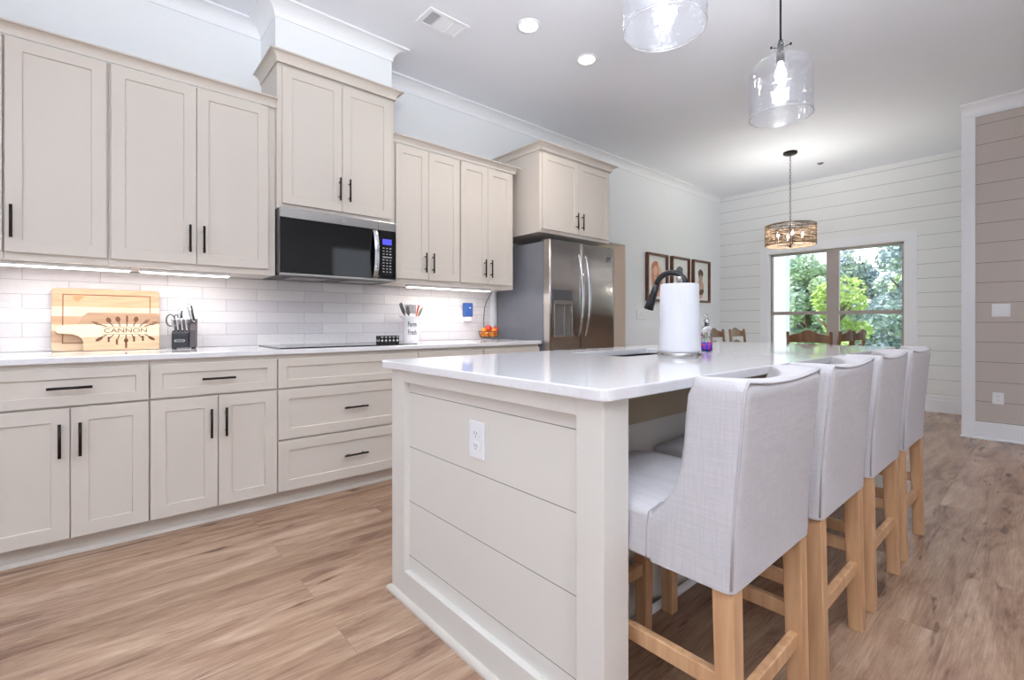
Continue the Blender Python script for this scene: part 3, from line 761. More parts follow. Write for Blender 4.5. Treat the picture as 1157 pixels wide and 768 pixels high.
# ------------------------------------------------------------------ glass pendants
def pendant(x, y, zb, label):
    t = thing('pendant_light', label, 'pendant light', (x, y, CE), group='clear glass island pendants')
    b = zb - CE
    bm = bmesh.new(); lathe(bm, [(0, -0.028), (0.05, -0.028), (0.062, -0.02), (0.064, 0), (0, 0)], n=32); obj('canopy', bm, M['handle'], t)
    R = 0.168; H = 0.34
    bm = bmesh.new(); tube(bm, [(0, 0, -0.028), (0, 0, b + H + 0.10)], 0.0055, 10); obj('rod', bm, M['handle'], t)
    out = [(R - 0.002, 0.0), (R, 0.02), (R, H - 0.075)]
    for i in range(1, 7):
        a = i / 6 * PI / 2 * 0.86; out.append((R - 0.065 + 0.065 * math.cos(a), H - 0.075 + 0.062 * math.sin(a)))
    out += [(0.07, H + 0.0), (0.046, H + 0.012), (0.038, H + 0.03), (0.036, H + 0.075), (0.045, H + 0.085)]
    inn = [(max(r - 0.0025, 0.02), z - (0.0025 if z > H - 0.05 and r > 0.06 else 0.0)) for r, z in out]
    bm = bmesh.new(); lathe(bm, [(r, z + b) for r, z in out + inn[::-1]], n=64, closed=True)
    obj('glass_shade', bm, M['glass'], t)
    bm = bmesh.new(); tube(bm, [((R - 0.002) * math.cos(2 * PI * k / 64), (R - 0.002) * math.sin(2 * PI * k / 64), b + 0.001) for k in range(65)], 0.0026, 8, cap=False); obj('whitened_rim', bm, M['glassrim'], t)  # white ring paints in the light caught along the glass edge
    bm = bmesh.new()
    tube(bm, [(0, 0, b + H + 0.11), (0, 0, b + H + 0.095), (0, 0, b + H + 0.09), (0, 0, b + H + 0.05), (0, 0, b + H + 0.045), (0, 0, b + H - 0.02)], [0.012, 0.012, 0.017, 0.017, 0.02, 0.022], 20)
    for k in range(3):
        a = 2 * PI * k / 3 + 0.4; c, s_ = math.cos(a), math.sin(a)
        tube(bm, [(0.012 * c, 0.012 * s_, b + H + 0.062), (0.058 * c, 0.058 * s_, b + H + 0.062)], 0.0022, 8)
        tube(bm, [(0.058 * c, 0.058 * s_, b + H + 0.056), (0.058 * c, 0.058 * s_, b + H + 0.068)], 0.005, 10)
    obj('socket', bm, M['handle'], t)
    bm = bmesh.new(); bb = b + H - 0.02
    lathe(bm, [(0, bb - 0.115), (0.012, bb - 0.113), (0.026, bb - 0.098), (0.031, bb - 0.078), (0.028, bb - 0.052), (0.016, bb - 0.022), (0.013, bb), (0, bb)], n=24)
    obj('bulb', bm, M['bulb'], t)
    light('lamp', 'POINT', (0, 0, bb - 0.068), 7.5, (1, 0.97, 0.93), 0.042, parent=t)
pendant(1.765, -2.5, 2.285, 'clear glass pendant cut off by the top edge of the picture')
pendant(3.03, -2.5, 2.285, 'clear glass pendant with its dark rod in view, nearer the dining window')

# woven drum chandelier over dining
M['rattan'] = vary(mat('woven_seagrass', (112, 88, 66), 0.8), (88, 68, 48), (140, 114, 88), (30, 30, 60))
M['shadelining'] = mat('cream_lining', (238, 226, 212), 0.8)
t = thing('drum_chandelier', 'woven drum chandelier hanging over the dining table by the window', 'chandelier', (6.14, -1.51, CE))
bm = bmesh.new(); lathe(bm, [(0, -0.03), (0.06, -0.03), (0.075, -0.02), (0.075, 0), (0, 0)], n=32); obj('canopy', bm, M['handle'], t)
zt, zb = 2.215 - CE, 1.985 - CE
bm = bmesh.new()
for k in range(24):
    za = -0.03 - k * (0.03 - zt - 0.06 + 0.06 + 0) / 24 if False else -0.03 + (zt + 0.03) * k / 24; zc_ = -0.03 + (zt + 0.03) * (k + 1) / 24
    hw = 0.009; n = 10; mid = (za + zc_) / 2; hh = abs(za - zc_) / 2 + 0.003
    ring = [((hw * math.cos(2 * PI * j / n)) * (1 if k % 2 else 0), (hw * math.cos(2 * PI * j / n)) * (0 if k % 2 else 1), mid + hh * math.sin(2 * PI * j / n)) for j in range(n + 1)]
    tube(bm, ring, 0.0022, 6, cap=False)
obj('chain', bm, M['handle'], t)
RD = 0.262
ws = obj('woven_shade', bmesh.new(), M['rattan'], t); bpy.data.meshes
bm = bmesh.new()
for k in range(30):
    z = zb + 0.006 + (zt - zb - 0.012) * k / 29; ph = random.random() * 6.28; am = 0.004; fr = random.choice((3, 4, 5))
    pts = []
    for j in range(73):
        a = 2 * PI * j / 72; r = RD + 0.004 * math.sin(a * 24 + k * PI); pts.append((r * math.cos(a), r * math.sin(a), z + am * math.sin(fr * a + ph)))
    tube(bm, pts, 0.0030, 5, cap=False)
for k in range(24):
    a = 2 * PI * k / 24; tube(bm, [(RD * math.cos(a), RD * math.sin(a), zb), (RD * math.cos(a), RD * math.sin(a), zt)], 0.002, 5)
for z in (zb, zt):
    tube(bm, [(RD * math.cos(2 * PI * j / 48), RD * math.sin(2 * PI * j / 48), z) for j in range(49)], 0.006, 8, cap=False)
bm.to_mesh(ws.data); bm.free()
bm = bmesh.new()
for k in range(4):
    a = PI / 2 * k + 0.5; c, s_ = math.cos(a), math.sin(a)
    tube(bm, [(0, 0, zb + 0.0), (0.13 * c, 0.13 * s_, zb + 0.0), (0.13 * c, 0.13 * s_, zb + 0.07)], 0.005, 8)
    tube(bm, [(0, 0, zt), (RD * c, RD * s_, zt)], 0.004, 8)
tube(bm, [(0, 0, zt), (0, 0, zb - 0.02)], 0.007, 8)
tube(bm, [(0, 0, zb - 0.012), (0, 0, zb - 0.03)], [0.02, 0.006], 12)
obj('light_frame', bm, M['handle'], t)
for k in range(4):
    a = PI / 2 * k + 0.5; c, s_ = 0.13 * math.cos(a), 0.13 * math.sin(a)
    bm = bmesh.new(); z = zb + 0.07
    tube(bm, [(c, s_, z), (c, s_, z + 0.03)], 0.011, 10, mi=0)
    o = obj('candle_sleeve', bm, M['paper'], t)
    bm = bmesh.new(); lathe(bm, [(0, z + 0.031), (0.009, z + 0.035), (0.014, z + 0.05), (0.011, z + 0.068), (0, z + 0.085)], c, s_, 14); obj('bulb', bm, M['bulb'], t)
light('lamp', 'POINT', (0, 0, zb + 0.14), 38, (1, 0.97, 0.92), 0.1, parent=t)

# ------------------------------------------------------------------ bar stools
def stool_back():
    """wing back: U plan per height, origin at rear centre of the outer back on the floor, seat towards +y"""
    bm = bmesh.new(); hw = 0.235
    prof = [(0.497, 0.208, 0.0), (0.4985, 0.208, 0.0), (0.502, 0.208, 0.0), (0.53, 0.208, 0.0), (0.575, 0.207, -0.002), (0.615, 0.203, -0.004), (0.65, 0.168, -0.006), (0.69, 0.14, -0.009), (0.74, 0.125, -0.013),
            (0.80, 0.118, -0.018), (0.86, 0.113, -0.023), (0.905, 0.108, -0.027), (0.922, 0.100, -0.029)]
    rings = []
    def plan(f, y0, ins=0.0):
        h = hw - ins; r = 0.022; p = []
        th = 0.055
        p += [(-h + 0.010, f - ins - 0.004), (-h, f - 0.016 - ins)]
        for q in (0.75, 0.5, 0.25): p.append((-h, y0 + r + (f - 0.016 - y0 - r) * q))
        for a in (180, 210, 240, 270): p.append((-h + r + r * math.cos(math.radians(a)), y0 + ins + r + r * math.sin(math.radians(a))))
        for q in (0.2, 0.35, 0.5, 0.65, 0.8): p.append((-h + r + (2 * h - 2 * r) * q, y0 + ins))
        for a in (270, 300, 330, 360): p.append((h - r + r * math.cos(math.radians(a)), y0 + ins + r + r * math.sin(math.radians(a))))
        for q in (0.25, 0.5, 0.75): p.append((h, y0 + r + (f - 0.016 - y0 - r) * q))
        p += [(h, f - 0.016 - ins), (h - 0.010, f - ins - 0.004)]
        # inner curve right -> left
        yi = y0 + 0.046 - ins
        p.append((h - 0.026, f - 0.002 - ins))
        for k in range(1, 12):
            u = 1 - 2 * k / 12; xx = (h - 0.04) * u
            yv = yi + (f - 0.014 - ins - yi) * abs(u) ** 2.2
            p.append((xx, yv))
        p.append((-h + 0.026, f - 0.002 - ins))
        return p
    zz = []
    for z, f, y0 in prof: rings.append([bm.verts.new((x, y, z)) for x, y in plan(f, y0)])
    # rounded top: inset rings
    for dz, ins in ((0.943, 0.004), (0.950, 0.011)):
        rings.append([bm.verts.new((x, y, dz - 0.014 * (1 - (x / hw) ** 2))) for x, y in plan(0.099, -0.029, ins)])
    n = len(rings[0])
    for i in range(len(rings) - 1):
        for k in range(n):
            f = bm.faces.new((rings[i][k], rings[i][(k + 1) % n], rings[i + 1][(k + 1) % n], rings[i + 1][k])); f.smooth = True
    f = bm.faces.new(rings[-1]); f.smooth = False
    bm.faces.new(rings[0][::-1])
    bmesh.ops.triangulate(bm, faces=[f])
    return bm
def stool_seat():
    bm = bmesh.new(); hw = 0.2345; nx, ny = 16, 16; y0, y1 = 0.04, 0.545
    def top(u, v):
        e = (1 - abs(2 * u - 1) ** 4) * (1 - max(0, 2 * v - 1) ** 6)
        return 0.610 + 0.038 * max(0, e)
    T = [[bm.verts.new((-hw + 2 * hw * i / nx, y0 + (y1 - y0) * j / ny, top(i / nx, j / ny))) for i in range(nx + 1)] for j in range(ny + 1)]
    B = [[bm.verts.new((-hw + 2 * hw * i / nx, y0 + (y1 - y0) * j / ny, 0.500)) for i in range(nx + 1)] for j in range(ny + 1)]
    for j in range(ny):
        for i in range(nx):
            f = bm.faces.new((T[j][i], T[j][i + 1], T[j + 1][i + 1], T[j + 1][i])); f.smooth = True
            bm.faces.new((B[j][i], B[j + 1][i], B[j + 1][i + 1], B[j][i + 1]))
    for i in range(nx):
        bm.faces.new((T[0][i + 1], T[0][i], B[0][i], B[0][i + 1])); bm.faces.new((T[ny][i], T[ny][i + 1], B[ny][i + 1], B[ny][i]))
    for j in range(ny):
        bm.faces.new((T[j][0], T[j + 1][0], B[j + 1][0], B[j][0])); bm.faces.new((T[j + 1][nx], T[j][nx], B[j][nx], B[j + 1][nx]))
    return bm
LH = 0.0235
def leg_bm(x, yb, yt, zt=0.499):
    bm = bmesh.new(); v = []
    for z, y, h in ((0, yb, 0.021), (zt, yt, LH)):
        v.append([bm.verts.new((x + a * h, y + b_ * h, z)) for a, b_ in ((-1, -1), (1, -1), (1, 1), (-1, 1))])
    for i in range(4): bm.faces.new((v[0][i], v[0][(i + 1) % 4], v[1][(i + 1) % 4], v[1][i]))
    bm.faces.new(v[0][::-1]); bm.faces.new(v[1]); return bm
def make_stool(x, label):
    t = thing('bar_stool', label, 'bar stool', (x, -3.127, 0), group='linen wingback counter stools along the island')
    obj('backrest', stool_back(), M['cloth'], t)
    bm = bmesh.new()
    pts = [(-0.2285, 0.006, 0.505), (-0.2285, 0.002, 0.65), (-0.2285, -0.012, 0.8), (-0.2285, -0.022, 0.925)]
    for i in range(0, 9):
        u = -1 + 2 * i / 8; pts.append((0.222 * u, -0.0265, 0.944 - 0.014 * (1 - u * u)))
    pts += [(0.2285, -0.022, 0.925), (0.2285, -0.012, 0.8), (0.2285, 0.002, 0.65), (0.2285, 0.006, 0.505)]
    tube(bm, pts, 0.0032, 6)
    for s in (-1, 1):
        tube(bm, [(s * 0.2345, 0.207, 0.503), (s * 0.2352, 0.207, 0.54), (s * 0.2352, 0.206, 0.58), (s * 0.2352, 0.2, 0.615), (s * 0.2345, 0.165, 0.65)], 0.002, 6)
    obj('piping', bm, M['piping'], t)
    obj('seat', stool_seat(), M['cloth'], t, bevel=0.008, seg=3)
    for s in (-1, 1):
        obj('leg', leg_bm(s * 0.2, 0.016, 0.028), M['woodleg'], t, bevel=0.003)
        obj('leg', leg_bm(s * 0.2, 0.50, 0.50), M['woodleg'], t, bevel=0.003)
        obj('footrail', bx(s * 0.2 - 0.011, s * 0.2 + 0.011, 0.04, 0.482, 0.262, 0.302), M['woodleg'], t, bevel=0.003)
    obj('footrail', bx(-0.18, 0.18, 0.011, 0.033, 0.20, 0.24), M['woodleg'], t, bevel=0.003)
    obj('footrail', bx(-0.18, 0.18, 0.489, 0.511, 0.20, 0.24), M['woodleg'], t, bevel=0.003)
    return t
def dup(root, loc, label):
    r = root.copy(); COL.objects.link(r); r.location = loc; r['label'] = label
    for ch in list(root.children):
        c = ch.copy(); COL.objects.link(c); c.parent = r
    return r
s0 = make_stool(1.225, 'light grey linen bar stool nearest the viewer, its side and back fully in view')
bpy.context.view_layer.update()
for k, lb in ((1, 'second light grey linen bar stool from the near end of the island'), (2, 'third light grey linen bar stool, between the second and the farthest'), (3, 'farthest light grey linen bar stool, nearest the tan shiplap wall')):
    dup(s0, (1.225 + 0.568 * k, -3.127, 0), lb)

# ------------------------------------------------------------------ things on the island
t = thing('paper_towel_holder', 'brushed steel paper towel holder with finial standing on the island', 'paper towel holder', (1.966, -2.455, 0.9142))
bm = bmesh.new(); lathe(bm, [(0, 0), (0.094, 0), (0.096, 0.003), (0.096, 0.018), (0.092, 0.022), (0, 0.022)], n=48); obj('base', bm, M['steel'], t)
bm = bmesh.new(); lathe(bm, [(0, 0.022), (0.008, 0.022), (0.008, 0.333), (0.0135, 0.335), (0.0135, 0.358), (0.011, 0.361), (0, 0.361)], n=24); obj('post', bm, M['steel'], t)
bm = bmesh.new(); lathe(bm, [(0.02, 0.0), (0.0875, 0.0), (0.0885, 0.01), (0.0855, 0.15), (0.0825, 0.299), (0.080, 0.304), (0.02, 0.304)], n=64, closed=True)
tag(obj('paper_towel_roll', bm, M['towel'], loc=(1.966, -2.455, 0.9365)), 'full roll of white paper towels on the steel holder', 'paper towels')
# faucet
t = thing('faucet', 'black gooseneck pull-down faucet half hidden behind the paper towels', 'faucet', (2.225, -2.345, 0.9145))
bm = bmesh.new(); lathe(bm, [(0, 0), (0.03, 0), (0.03, 0.006), (0.024, 0.012), (0.021, 0.06), (0, 0.06)], n=28); obj('base', bm, M['black'], t)
bm = bmesh.new(); pts = [(0, 0, 0.05), (0, 0, 0.25), (0, 0, 0.335)]
dxn, dyn = -0.25, 0.97
for i in range(1, 15):
    a = PI * i / 14 * 0.93; pts.append((dxn * 0.075 * (1 - math.cos(a)), dyn * 0.075 * (1 - math.cos(a)), 0.335 + 0.075 * math.sin(a)))
tube(bm, pts, 0.0145, 16); obj('spout', bm, M['black'], t)
e_ = Vector(pts[-1]); dn = (Vector(pts[-1]) - Vector(pts[-2])).normalized()
bm = bmesh.new(); tube(bm, [e_, e_ + dn * 0.05, e_ + dn * 0.10, e_ + dn * 0.135], [0.0165, 0.018, 0.022, 0.025], 18); obj('spray_head', bm, M['black'], t)
bm = bmesh.new(); tube(bm, [(0.018, 0, 0.05), (0.05, 0.0, 0.055), (0.10, 0, 0.085)], [0.008, 0.007, 0.006], 10); obj('lever', bm, M['black'], t)
# soap bottle
t = thing('soap_bottle', 'clear soap dispenser bottle with blue and red label beside the paper towels', 'soap bottle', (2.47, -2.33, 0.914))
bm = bmesh.new(); prof = [(0, 0), (0.030, 0), (0.033, 0.004), (0.033, 0.115), (0.028, 0.13), (0.014, 0.138), (0.013, 0.15), (0, 0.15)]
lathe(bm, prof, n=28); mxf(bm, Matrix.Diagonal((1.1, 0.75, 1, 1))); obj('bottle', bm, M['bottleglass'], t)
M['bluelabel'] = vary(mat('blue_label', (50, 50, 190), 0.5), (40, 44, 190), (190, 60, 90), (90, 90, 90), 2, 0.5, 0.56)
bm = bmesh.new(); lathe(bm, [(0.0338, 0.006), (0.0338, 0.05), (0.0333, 0.05), (0.0333, 0.006)], n=28, closed=True); mxf(bm, Matrix.Diagonal((1.1, 0.76, 1, 1))); obj('label_band', bm, M['bluelabel'], t)
M['pinkspot'] = mat('label_flecks', (170, 110, 120), 0.5)
bm = bmesh.new()
for k in range(16):
    a = random.random() * 6.28; z = 0.06 + random.random() * 0.055; c, s_ = 0.0375 * math.cos(a), 0.0258 * math.sin(a)
    lathe(bm, [(0, z - 0.004), (0.004, z), (0, z + 0.004)], c, s_, 8)
obj('printed_flowers', bm, M['pinkspot'], t)
bm = bmesh.new(); lathe(bm, [(0, 0.15), (0.015, 0.15), (0.015, 0.168), (0.006, 0.172), (0.006, 0.195), (0.0, 0.195)], n=20); tube(bm, [(0, 0, 0.192), (-0.01, 0, 0.198), (-0.035, 0, 0.193)], [0.007, 0.006, 0.004], 10)
obj('pump', bm, M['chrome'], t)

# ------------------------------------------------------------------ things on the wall counter
def board_wood(name, stripes, sx=1):
    m = mat(name, (224, 190, 150), 0.5); nt = m.node_tree; n, l = nt.nodes, nt.links
    tx = n.new('ShaderNodeTexCoord'); sp = n.new('ShaderNodeSeparateXYZ'); l.new(tx.outputs['Object'], sp.inputs[0])
    mr = n.new('ShaderNodeMapRange'); l.new(sp.outputs['Z'], mr.inputs[0]); mr.inputs[1].default_value = 0; mr.inputs[2].default_value = stripes[-1][0]
    cr_ = n.new('ShaderNodeValToRGB'); cr_.color_ramp.interpolation = 'CONSTANT'; l.new(mr.outputs[0], cr_.inputs[0])
    H = stripes[-1][0]; e = cr_.color_ramp.elements; e[0].position = 0; e[0].color = lin(stripes[0][1])
    e[1].position = stripes[0][0] / H; e[1].color = lin(stripes[1][1])
    for i in range(1, len(stripes) - 1):
        q_ = e.new(stripes[i][0] / H); q_.color = lin(stripes[i + 1][1])
    mp = n.new('ShaderNodeMapping'); mp.inputs['Scale'].default_value = (7, 7, 60); l.new(tx.outputs['Object'], mp.inputs[0])
    x = n.new('ShaderNodeTexNoise'); x.inputs['Scale'].default_value = 1; x.inputs['Detail'].default_value = 4; l.new(mp.outputs[0], x.inputs[0])
    rr = n.new('ShaderNodeValToRGB'); l.new(x.outputs['Fac'], rr.inputs[0]); rr.color_ramp.elements[0].position = 0.3; rr.color_ramp.elements[0].color = (0.82, 0.78, 0.74, 1)
    rr.color_ramp.elements[1].position = 0.62; rr.color_ramp.elements[1].color = (1, 1, 1, 1)
    mx = n.new('ShaderNodeMix'); mx.data_type = 'RGBA'; mx.blend_type = 'MULTIPLY'; mx.inputs[0].default_value = 1
    l.new(cr_.outputs[0], mx.inputs[6]); l.new(rr.outputs[0], mx.inputs[7]); l.new(mx.outputs[2], n['Principled BSDF'].inputs['Base Color'])
    return m
M['board1'] = board_wood('maple_board', [(0.045, (222, 192, 160)), (0.11, (200, 164, 132)), (0.145, (226, 198, 166)), (0.19, (196, 156, 124)), (0.24, (232, 206, 176)), (0.315, (214, 164, 128)), (0.345, (222, 180, 144))])
M['board2'] = board_wood('paddle_board_wood', [(0.075, (214, 182, 148)), (0.145, (234, 212, 182)), (0.21, (170, 136, 108))])
M['groove'] = mat('board_groove', (126, 84, 54), 0.6)
def rrect(x0, x1, z0, z1, r, n=5):
    p = []
    for cx, cz, a0 in ((x1 - r, z1 - r, 0), (x0 + r, z1 - r, 90), (x0 + r, z0 + r, 180), (x1 - r, z0 + r, 270)):
        for i in range(n + 1):
            a = math.radians(a0 + 90 * i / n); p.append((cx + r * math.cos(a), cz + r * math.sin(a)))
    return p
tilt = math.radians(-9)
t = thing('cutting_board', 'large maple cutting board leaning on the backsplash behind the engraved paddle board', 'cutting board', (0.035, -0.088, 0.916)); t.rotation_euler = (tilt, 0, 0)
bm = bmesh.new(); prism(bm, rrect(-0.232, 0.232, 0, 0.345, 0.018), 'y', 0.0, 0.02); obj('board', bm, M['board1'], t, bevel=0.003)
bm = bmesh.new()
gx, gz0, gz1, gw = 0.19, 0.04, 0.312, 0.005
for a in ((-gx, gx, gz0, gz0 + gw), (-gx, gx, gz1 - gw, gz1), (-gx, -gx + gw, gz0, gz1), (gx - gw, gx, gz0, gz1)):
    box(bm, a[0], a[1], -0.0006, 0.002, a[2], a[3])
obj('juice_groove', bm, M['groove'], t)
bm = bmesh.new(); prism(bm, [(-0.13, 0.27), (-0.10, 0.298), (-0.115, 0.305), (-0.15, 0.30), (-0.145, 0.28), (-0.07, 0.268), (-0.08, 0.258)][:5], 'y', -0.0004, 0.001)
obj('wood_knot', bm, vary(mat('board_knot', (212, 140, 90), 0.5), (206, 132, 84), (216, 150, 104), (20, 20, 20)), t)
t = thing('paddle_board', 'striped paddle board engraved with utensils and the word CANNON, in front of the larger board', 'serving board', (0.035, -0.122, 0.916)); t.rotation_euler = (math.radians(-8.5), 0, 0)
bm = bmesh.new()
poly = [(-0.105, 0.0), (0.222, 0.0), (0.228, 0.006), (0.228, 0.204), (0.222, 0.21), (-0.085, 0.21), (-0.105, 0.192), (-0.112, 0.17), (-0.118, 0.155), (-0.135, 0.145), (-0.205, 0.138), (-0.214, 0.125), (-0.214, 0.108), (-0.205, 0.096), (-0.15, 0.092), (-0.125, 0.082), (-0.112, 0.066), (-0.105, 0.05)]
prism(bm, poly, 'y', 0, 0.018); pb = obj('board', bm, M['board2'], t, bevel=0.002)
M['burn'] = mat('burnt_engraving', (104, 66, 42), 0.7)
bm = text_bm('CANNON', 0.034, 0.0004, 1.25); mxf(bm, Matrix.Translation((0.075, -0.0006, 0.108)) @ Matrix.Rotation(PI / 2, 4, 'X')); obj('engraved_name', bm, M['burn'], t)
bm = bmesh.new()
def stroke(p0, p1, w_):
    a, b = Vector(p0), Vector(p1); d = (b - a).normalized(); nn = Vector((-d.y, d.x)) * w_ / 2
    prism(bm, [tuple(a - nn), tuple(b - nn), tuple(b + nn), tuple(a + nn)], 'y', -0.001, 0.0)
def blob(cx, cz, rx, rz_, an=0):
    prism(bm, [(cx + rx * math.cos(q_) * math.cos(an) - rz_ * math.sin(q_) * math.sin(an), cz + rx * math.cos(q_) * math.sin(an) + rz_ * math.sin(q_) * math.cos(an)) for q_ in [2 * PI * k / 14 for k in range(14)]], 'y', -0.001, 0.0)
for k, (cx, top_) in enumerate(((-0.04, 0.165), (0.0, 0.18), (0.04, 0.185), (0.08, 0.188), (0.12, 0.185), (0.16, 0.178), (0.19, 0.165))):
    bx0 = 0.075 + (cx - 0.075) * 0.72
    stroke((bx0, 0.133), (cx, top_ - 0.02), 0.005)
    an = (cx - 0.075) * -4
    if k in (1, 2, 4): blob(cx, top_ - 0.012, 0.011, 0.016, an)
    elif k == 3:
        stroke((cx, top_ - 0.03), (cx, top_ + 0.006), 0.009)
    else:
        for dd in (-0.006, 0, 0.006): stroke((cx + dd, top_ - 0.026), (cx + dd * 1.3 + (cx - 0.075) * 0.2, top_ - 0.004), 0.003)
for k, (cx, bot) in enumerate(((-0.04, 0.05), (0.0, 0.045), (0.035, 0.03), (0.075, 0.022), (0.11, 0.045), (0.15, 0.048), (0.19, 0.05))):
    bx0 = 0.075 + (cx - 0.075) * 0.72
    stroke((bx0, 0.085), (cx, bot + 0.018), 0.005)
    if k in (0, 6): blob(cx, bot + 0.012, 0.018, 0.008, (cx - 0.075) * -5)
    elif k == 3: blob(cx, bot + 0.03, 0.01, 0.012); stroke((cx, bot + 0.02), (cx, bot - 0.012), 0.009)
    else: stroke((cx, bot + 0.03), (cx, bot), 0.009)
stroke((-0.03, 0.129), (0.18, 0.129), 0.0015); stroke((-0.03, 0.088), (0.18, 0.088), 0.0015)
obj('engraved_utensils', bm, M['burn'], t)

# knife block
M['blockblack'] = mat('block_black', (40, 40, 46), 0.4)
M['blockside'] = mat('block_side', (70, 62, 66), 0.5)
t = thing('knife_block', 'black knife block full of steel-handled knives between board and cooktop', 'knife block', (0.375, -0.16, 0.9145), math.radians(-12))
bm = bmesh.new()
prism(bm, [(-0.07, 0.008), (0.05, 0.008), (0.085, 0.175), (0.03, 0.155), (-0.03, 0.11), (-0.07, 0.095)], 'x', -0.052, 0.03); obj('block', bm, M['blockblack'], t, bevel=0.003)
bm = bmesh.new(); prism(bm, [(-0.065, 0.008), (0.05, 0.008), (0.088, 0.178), (0.03, 0.158), (-0.035, 0.112)], 'x', 0.0305, 0.062); obj('side_slab', bm, M['blockside'], t, bevel=0.003)
bm = bmesh.new()
for x in (-0.045, 0.05):
    for y in (-0.055, 0.04): tube(bm, [(x, y, 0), (x, y, 0.009)], 0.007, 10)
obj('feet', bm, M['black'], t)
bm = bmesh.new(); prism(bm, rrect(-0.038, 0.012, 0.042, 0.055, 0.006), 'y', -0.0715, -0.0701); prism(bm, rrect(-0.034, 0.008, 0.045, 0.052, 0.0034), 'y', -0.0718, -0.0716, 1)
obj('name_plate', bm, [M['chrome'], M['blockblack']], t)
for k in range(4):      # steak knives, front row
    t2 = thing('knife', 'steel-handled steak knife in the front row of the black knife block', 'knife', (0.375, -0.16, 0.9145), math.radians(-12), group='steak knives in the block')
    x = -0.042 + k * 0.021; bm = bmesh.new()
    A_ = Vector((x, -0.045, 0.098)); D_ = Vector((-0.08, -0.12, 1)).normalized()
    tube(bm, [A_, A_ + D_ * 0.02, A_ + D_ * 0.05, A_ + D_ * 0.075, A_ + D_ * 0.082], [0.006, 0.0062, 0.007, 0.0085, 0.006], 10); obj('knife_handle', bm, M['chrome'], t2)
for x, y, z, L, D_, r, lb in ((-0.02, 0.005, 0.135, 0.10, (-0.02, 0.1, 1), 0.012, 'upright black and steel chef knife handle, tallest in the left of the block'),
                              (0.045, 0.02, 0.155, 0.115, (-0.22, 0.1, 1), 0.0115, 'leaning steel knife handle at the right top of the knife block')):
    t2 = thing('knife', lb, 'knife', (0.375, -0.16, 0.9145), math.radians(-12)); bm = bmesh.new(); A_ = Vector((x, y, z)); D_ = Vector(D_).normalized()
    tube(bm, [A_, A_ + D_ * 0.02, A_ + D_ * 0.06, A_ + D_ * (L - 0.012), A_ + D_ * L], [r * 0.8, r * 0.85, r, r * 1.15, r * 0.7], 12); kn = obj('knife_handle', bm, M['chrome'], t2)
    bm = bmesh.new(); c_ = A_ + D_ * (L * 0.55); tube(bm, [A_ + D_ * 0.012 + Vector((0.006, -0.004, 0)), A_ + D_ * (L - 0.01) + Vector((0.008, -0.004, 0))], r * 0.62, 10); obj('handle_scale', bm, M['black'], t2)
t2 = thing('kitchen_shears', 'kitchen shears with a looped grey handle at the left of the knife block', 'shears', (0.375, -0.16, 0.9145), math.radians(-12)); bm = bmesh.new()
pts = [(-0.06 + 0.02 * math.cos(a) - 0.004, -0.005, 0.168 + 0.034 * math.sin(a)) for a in [2 * PI * k / 20 for k in range(21)]]
tube(bm, pts, 0.0045, 8, cap=False)
pts = [(-0.038 + 0.012 * math.cos(a), 0.004, 0.168 + 0.032 * math.sin(a)) for a in [2 * PI * k / 20 for k in range(21)]]
tube(bm, pts, 0.004, 8, cap=False); tube(bm, [(-0.046, 0.0, 0.14), (-0.04, 0.0, 0.112)], 0.006, 8)
obj('shears_handles', bm, M['steeldark'], t2)

# pitcher with utensils
M['enamel'] = mat('white_enamel', (240, 238, 240), 0.25)
JX, JY = 1.905, -0.13
t = thing('pitcher', 'white enamel pitcher lettered Farm Fresh holding cooking utensils', 'pitcher', (JX, JY, 0.9145)); t.scale = (1.08, 1.08, 1.22)
bm = bmesh.new()
out = [(0, 0), (0.058, 0), (0.061, 0.004), (0.060, 0.06), (0.058, 0.12), (0.058, 0.15), (0.066, 0.165), (0.068, 0.168)]
inn = [(0.064, 0.167), (0.054, 0.15), (0.054, 0.12), (0.056, 0.06), (0.056, 0.006), (0, 0.006)]
lathe(bm, out + inn, n=40)
for v in bm.verts:                      # spout to the left
    if v.co.z > 0.145 and v.co.x < -0.02:
        k = (v.co.z - 0.145) / 0.023; v.co.x -= 0.032 * k * max(0, (-v.co.x - 0.02) / 0.045) ; v.co.z += 0.004 * k
obj('body', bm, M['enamel'], t)
bm = bmesh.new(); tube(bm, [(0.056, 0, 0.14), (0.075, 0, 0.158), (0.098, 0, 0.15), (0.105, 0, 0.12), (0.095, 0, 0.085), (0.07, 0, 0.06), (0.057, 0, 0.055)], [0.005, 0.006, 0.006, 0.006, 0.006, 0.005, 0.005], 10); obj('handle', bm, M['enamel'], t)
M['ink'] = mat('black_lettering', (30, 30, 34), 0.5)
ang = -2.05
def wrap_text(s, size, z, sx=1.0):
    bm = text_bm(s, size, 0.0004, sx)
    for v in bm.verts:
        a = v.co.x / 0.0605; zz_ = v.co.y; r = 0.0612 + v.co.z
        aa = ang + 0.12 + a
        v.co = Vector((r * math.cos(aa), r * math.sin(aa), z + zz_))
    return bm
obj('lettering', wrap_text('Farm', 0.046, 0.115, 0.72), M['ink'], t); obj('lettering', wrap_text('Fresh', 0.046, 0.063, 0.66), M['ink'], t)
M['redsilicone'] = mat('red_silicone', (196, 60, 40), 0.5); M['utgrey'] = mat('grey_nylon', (56, 60, 62), 0.45); M['teal'] = mat('green_grey_silicone', (96, 116, 108), 0.5)
def utensil(name, label, a, b_, hm, head):
    t2 = thing(name, label, 'utensil', (JX, JY, 0.9145), group='utensils in the pitcher'); t2.scale = (1.15, 1.15, 1.2); bm = bmesh.new(); tube(bm, [a, b_], 0.0045, 8); obj('utensil_handle', bm, hm, t2)
    A_, B_ = Vector(a), Vector(b_); d = (B_ - A_).normalized(); return t2, B_, d
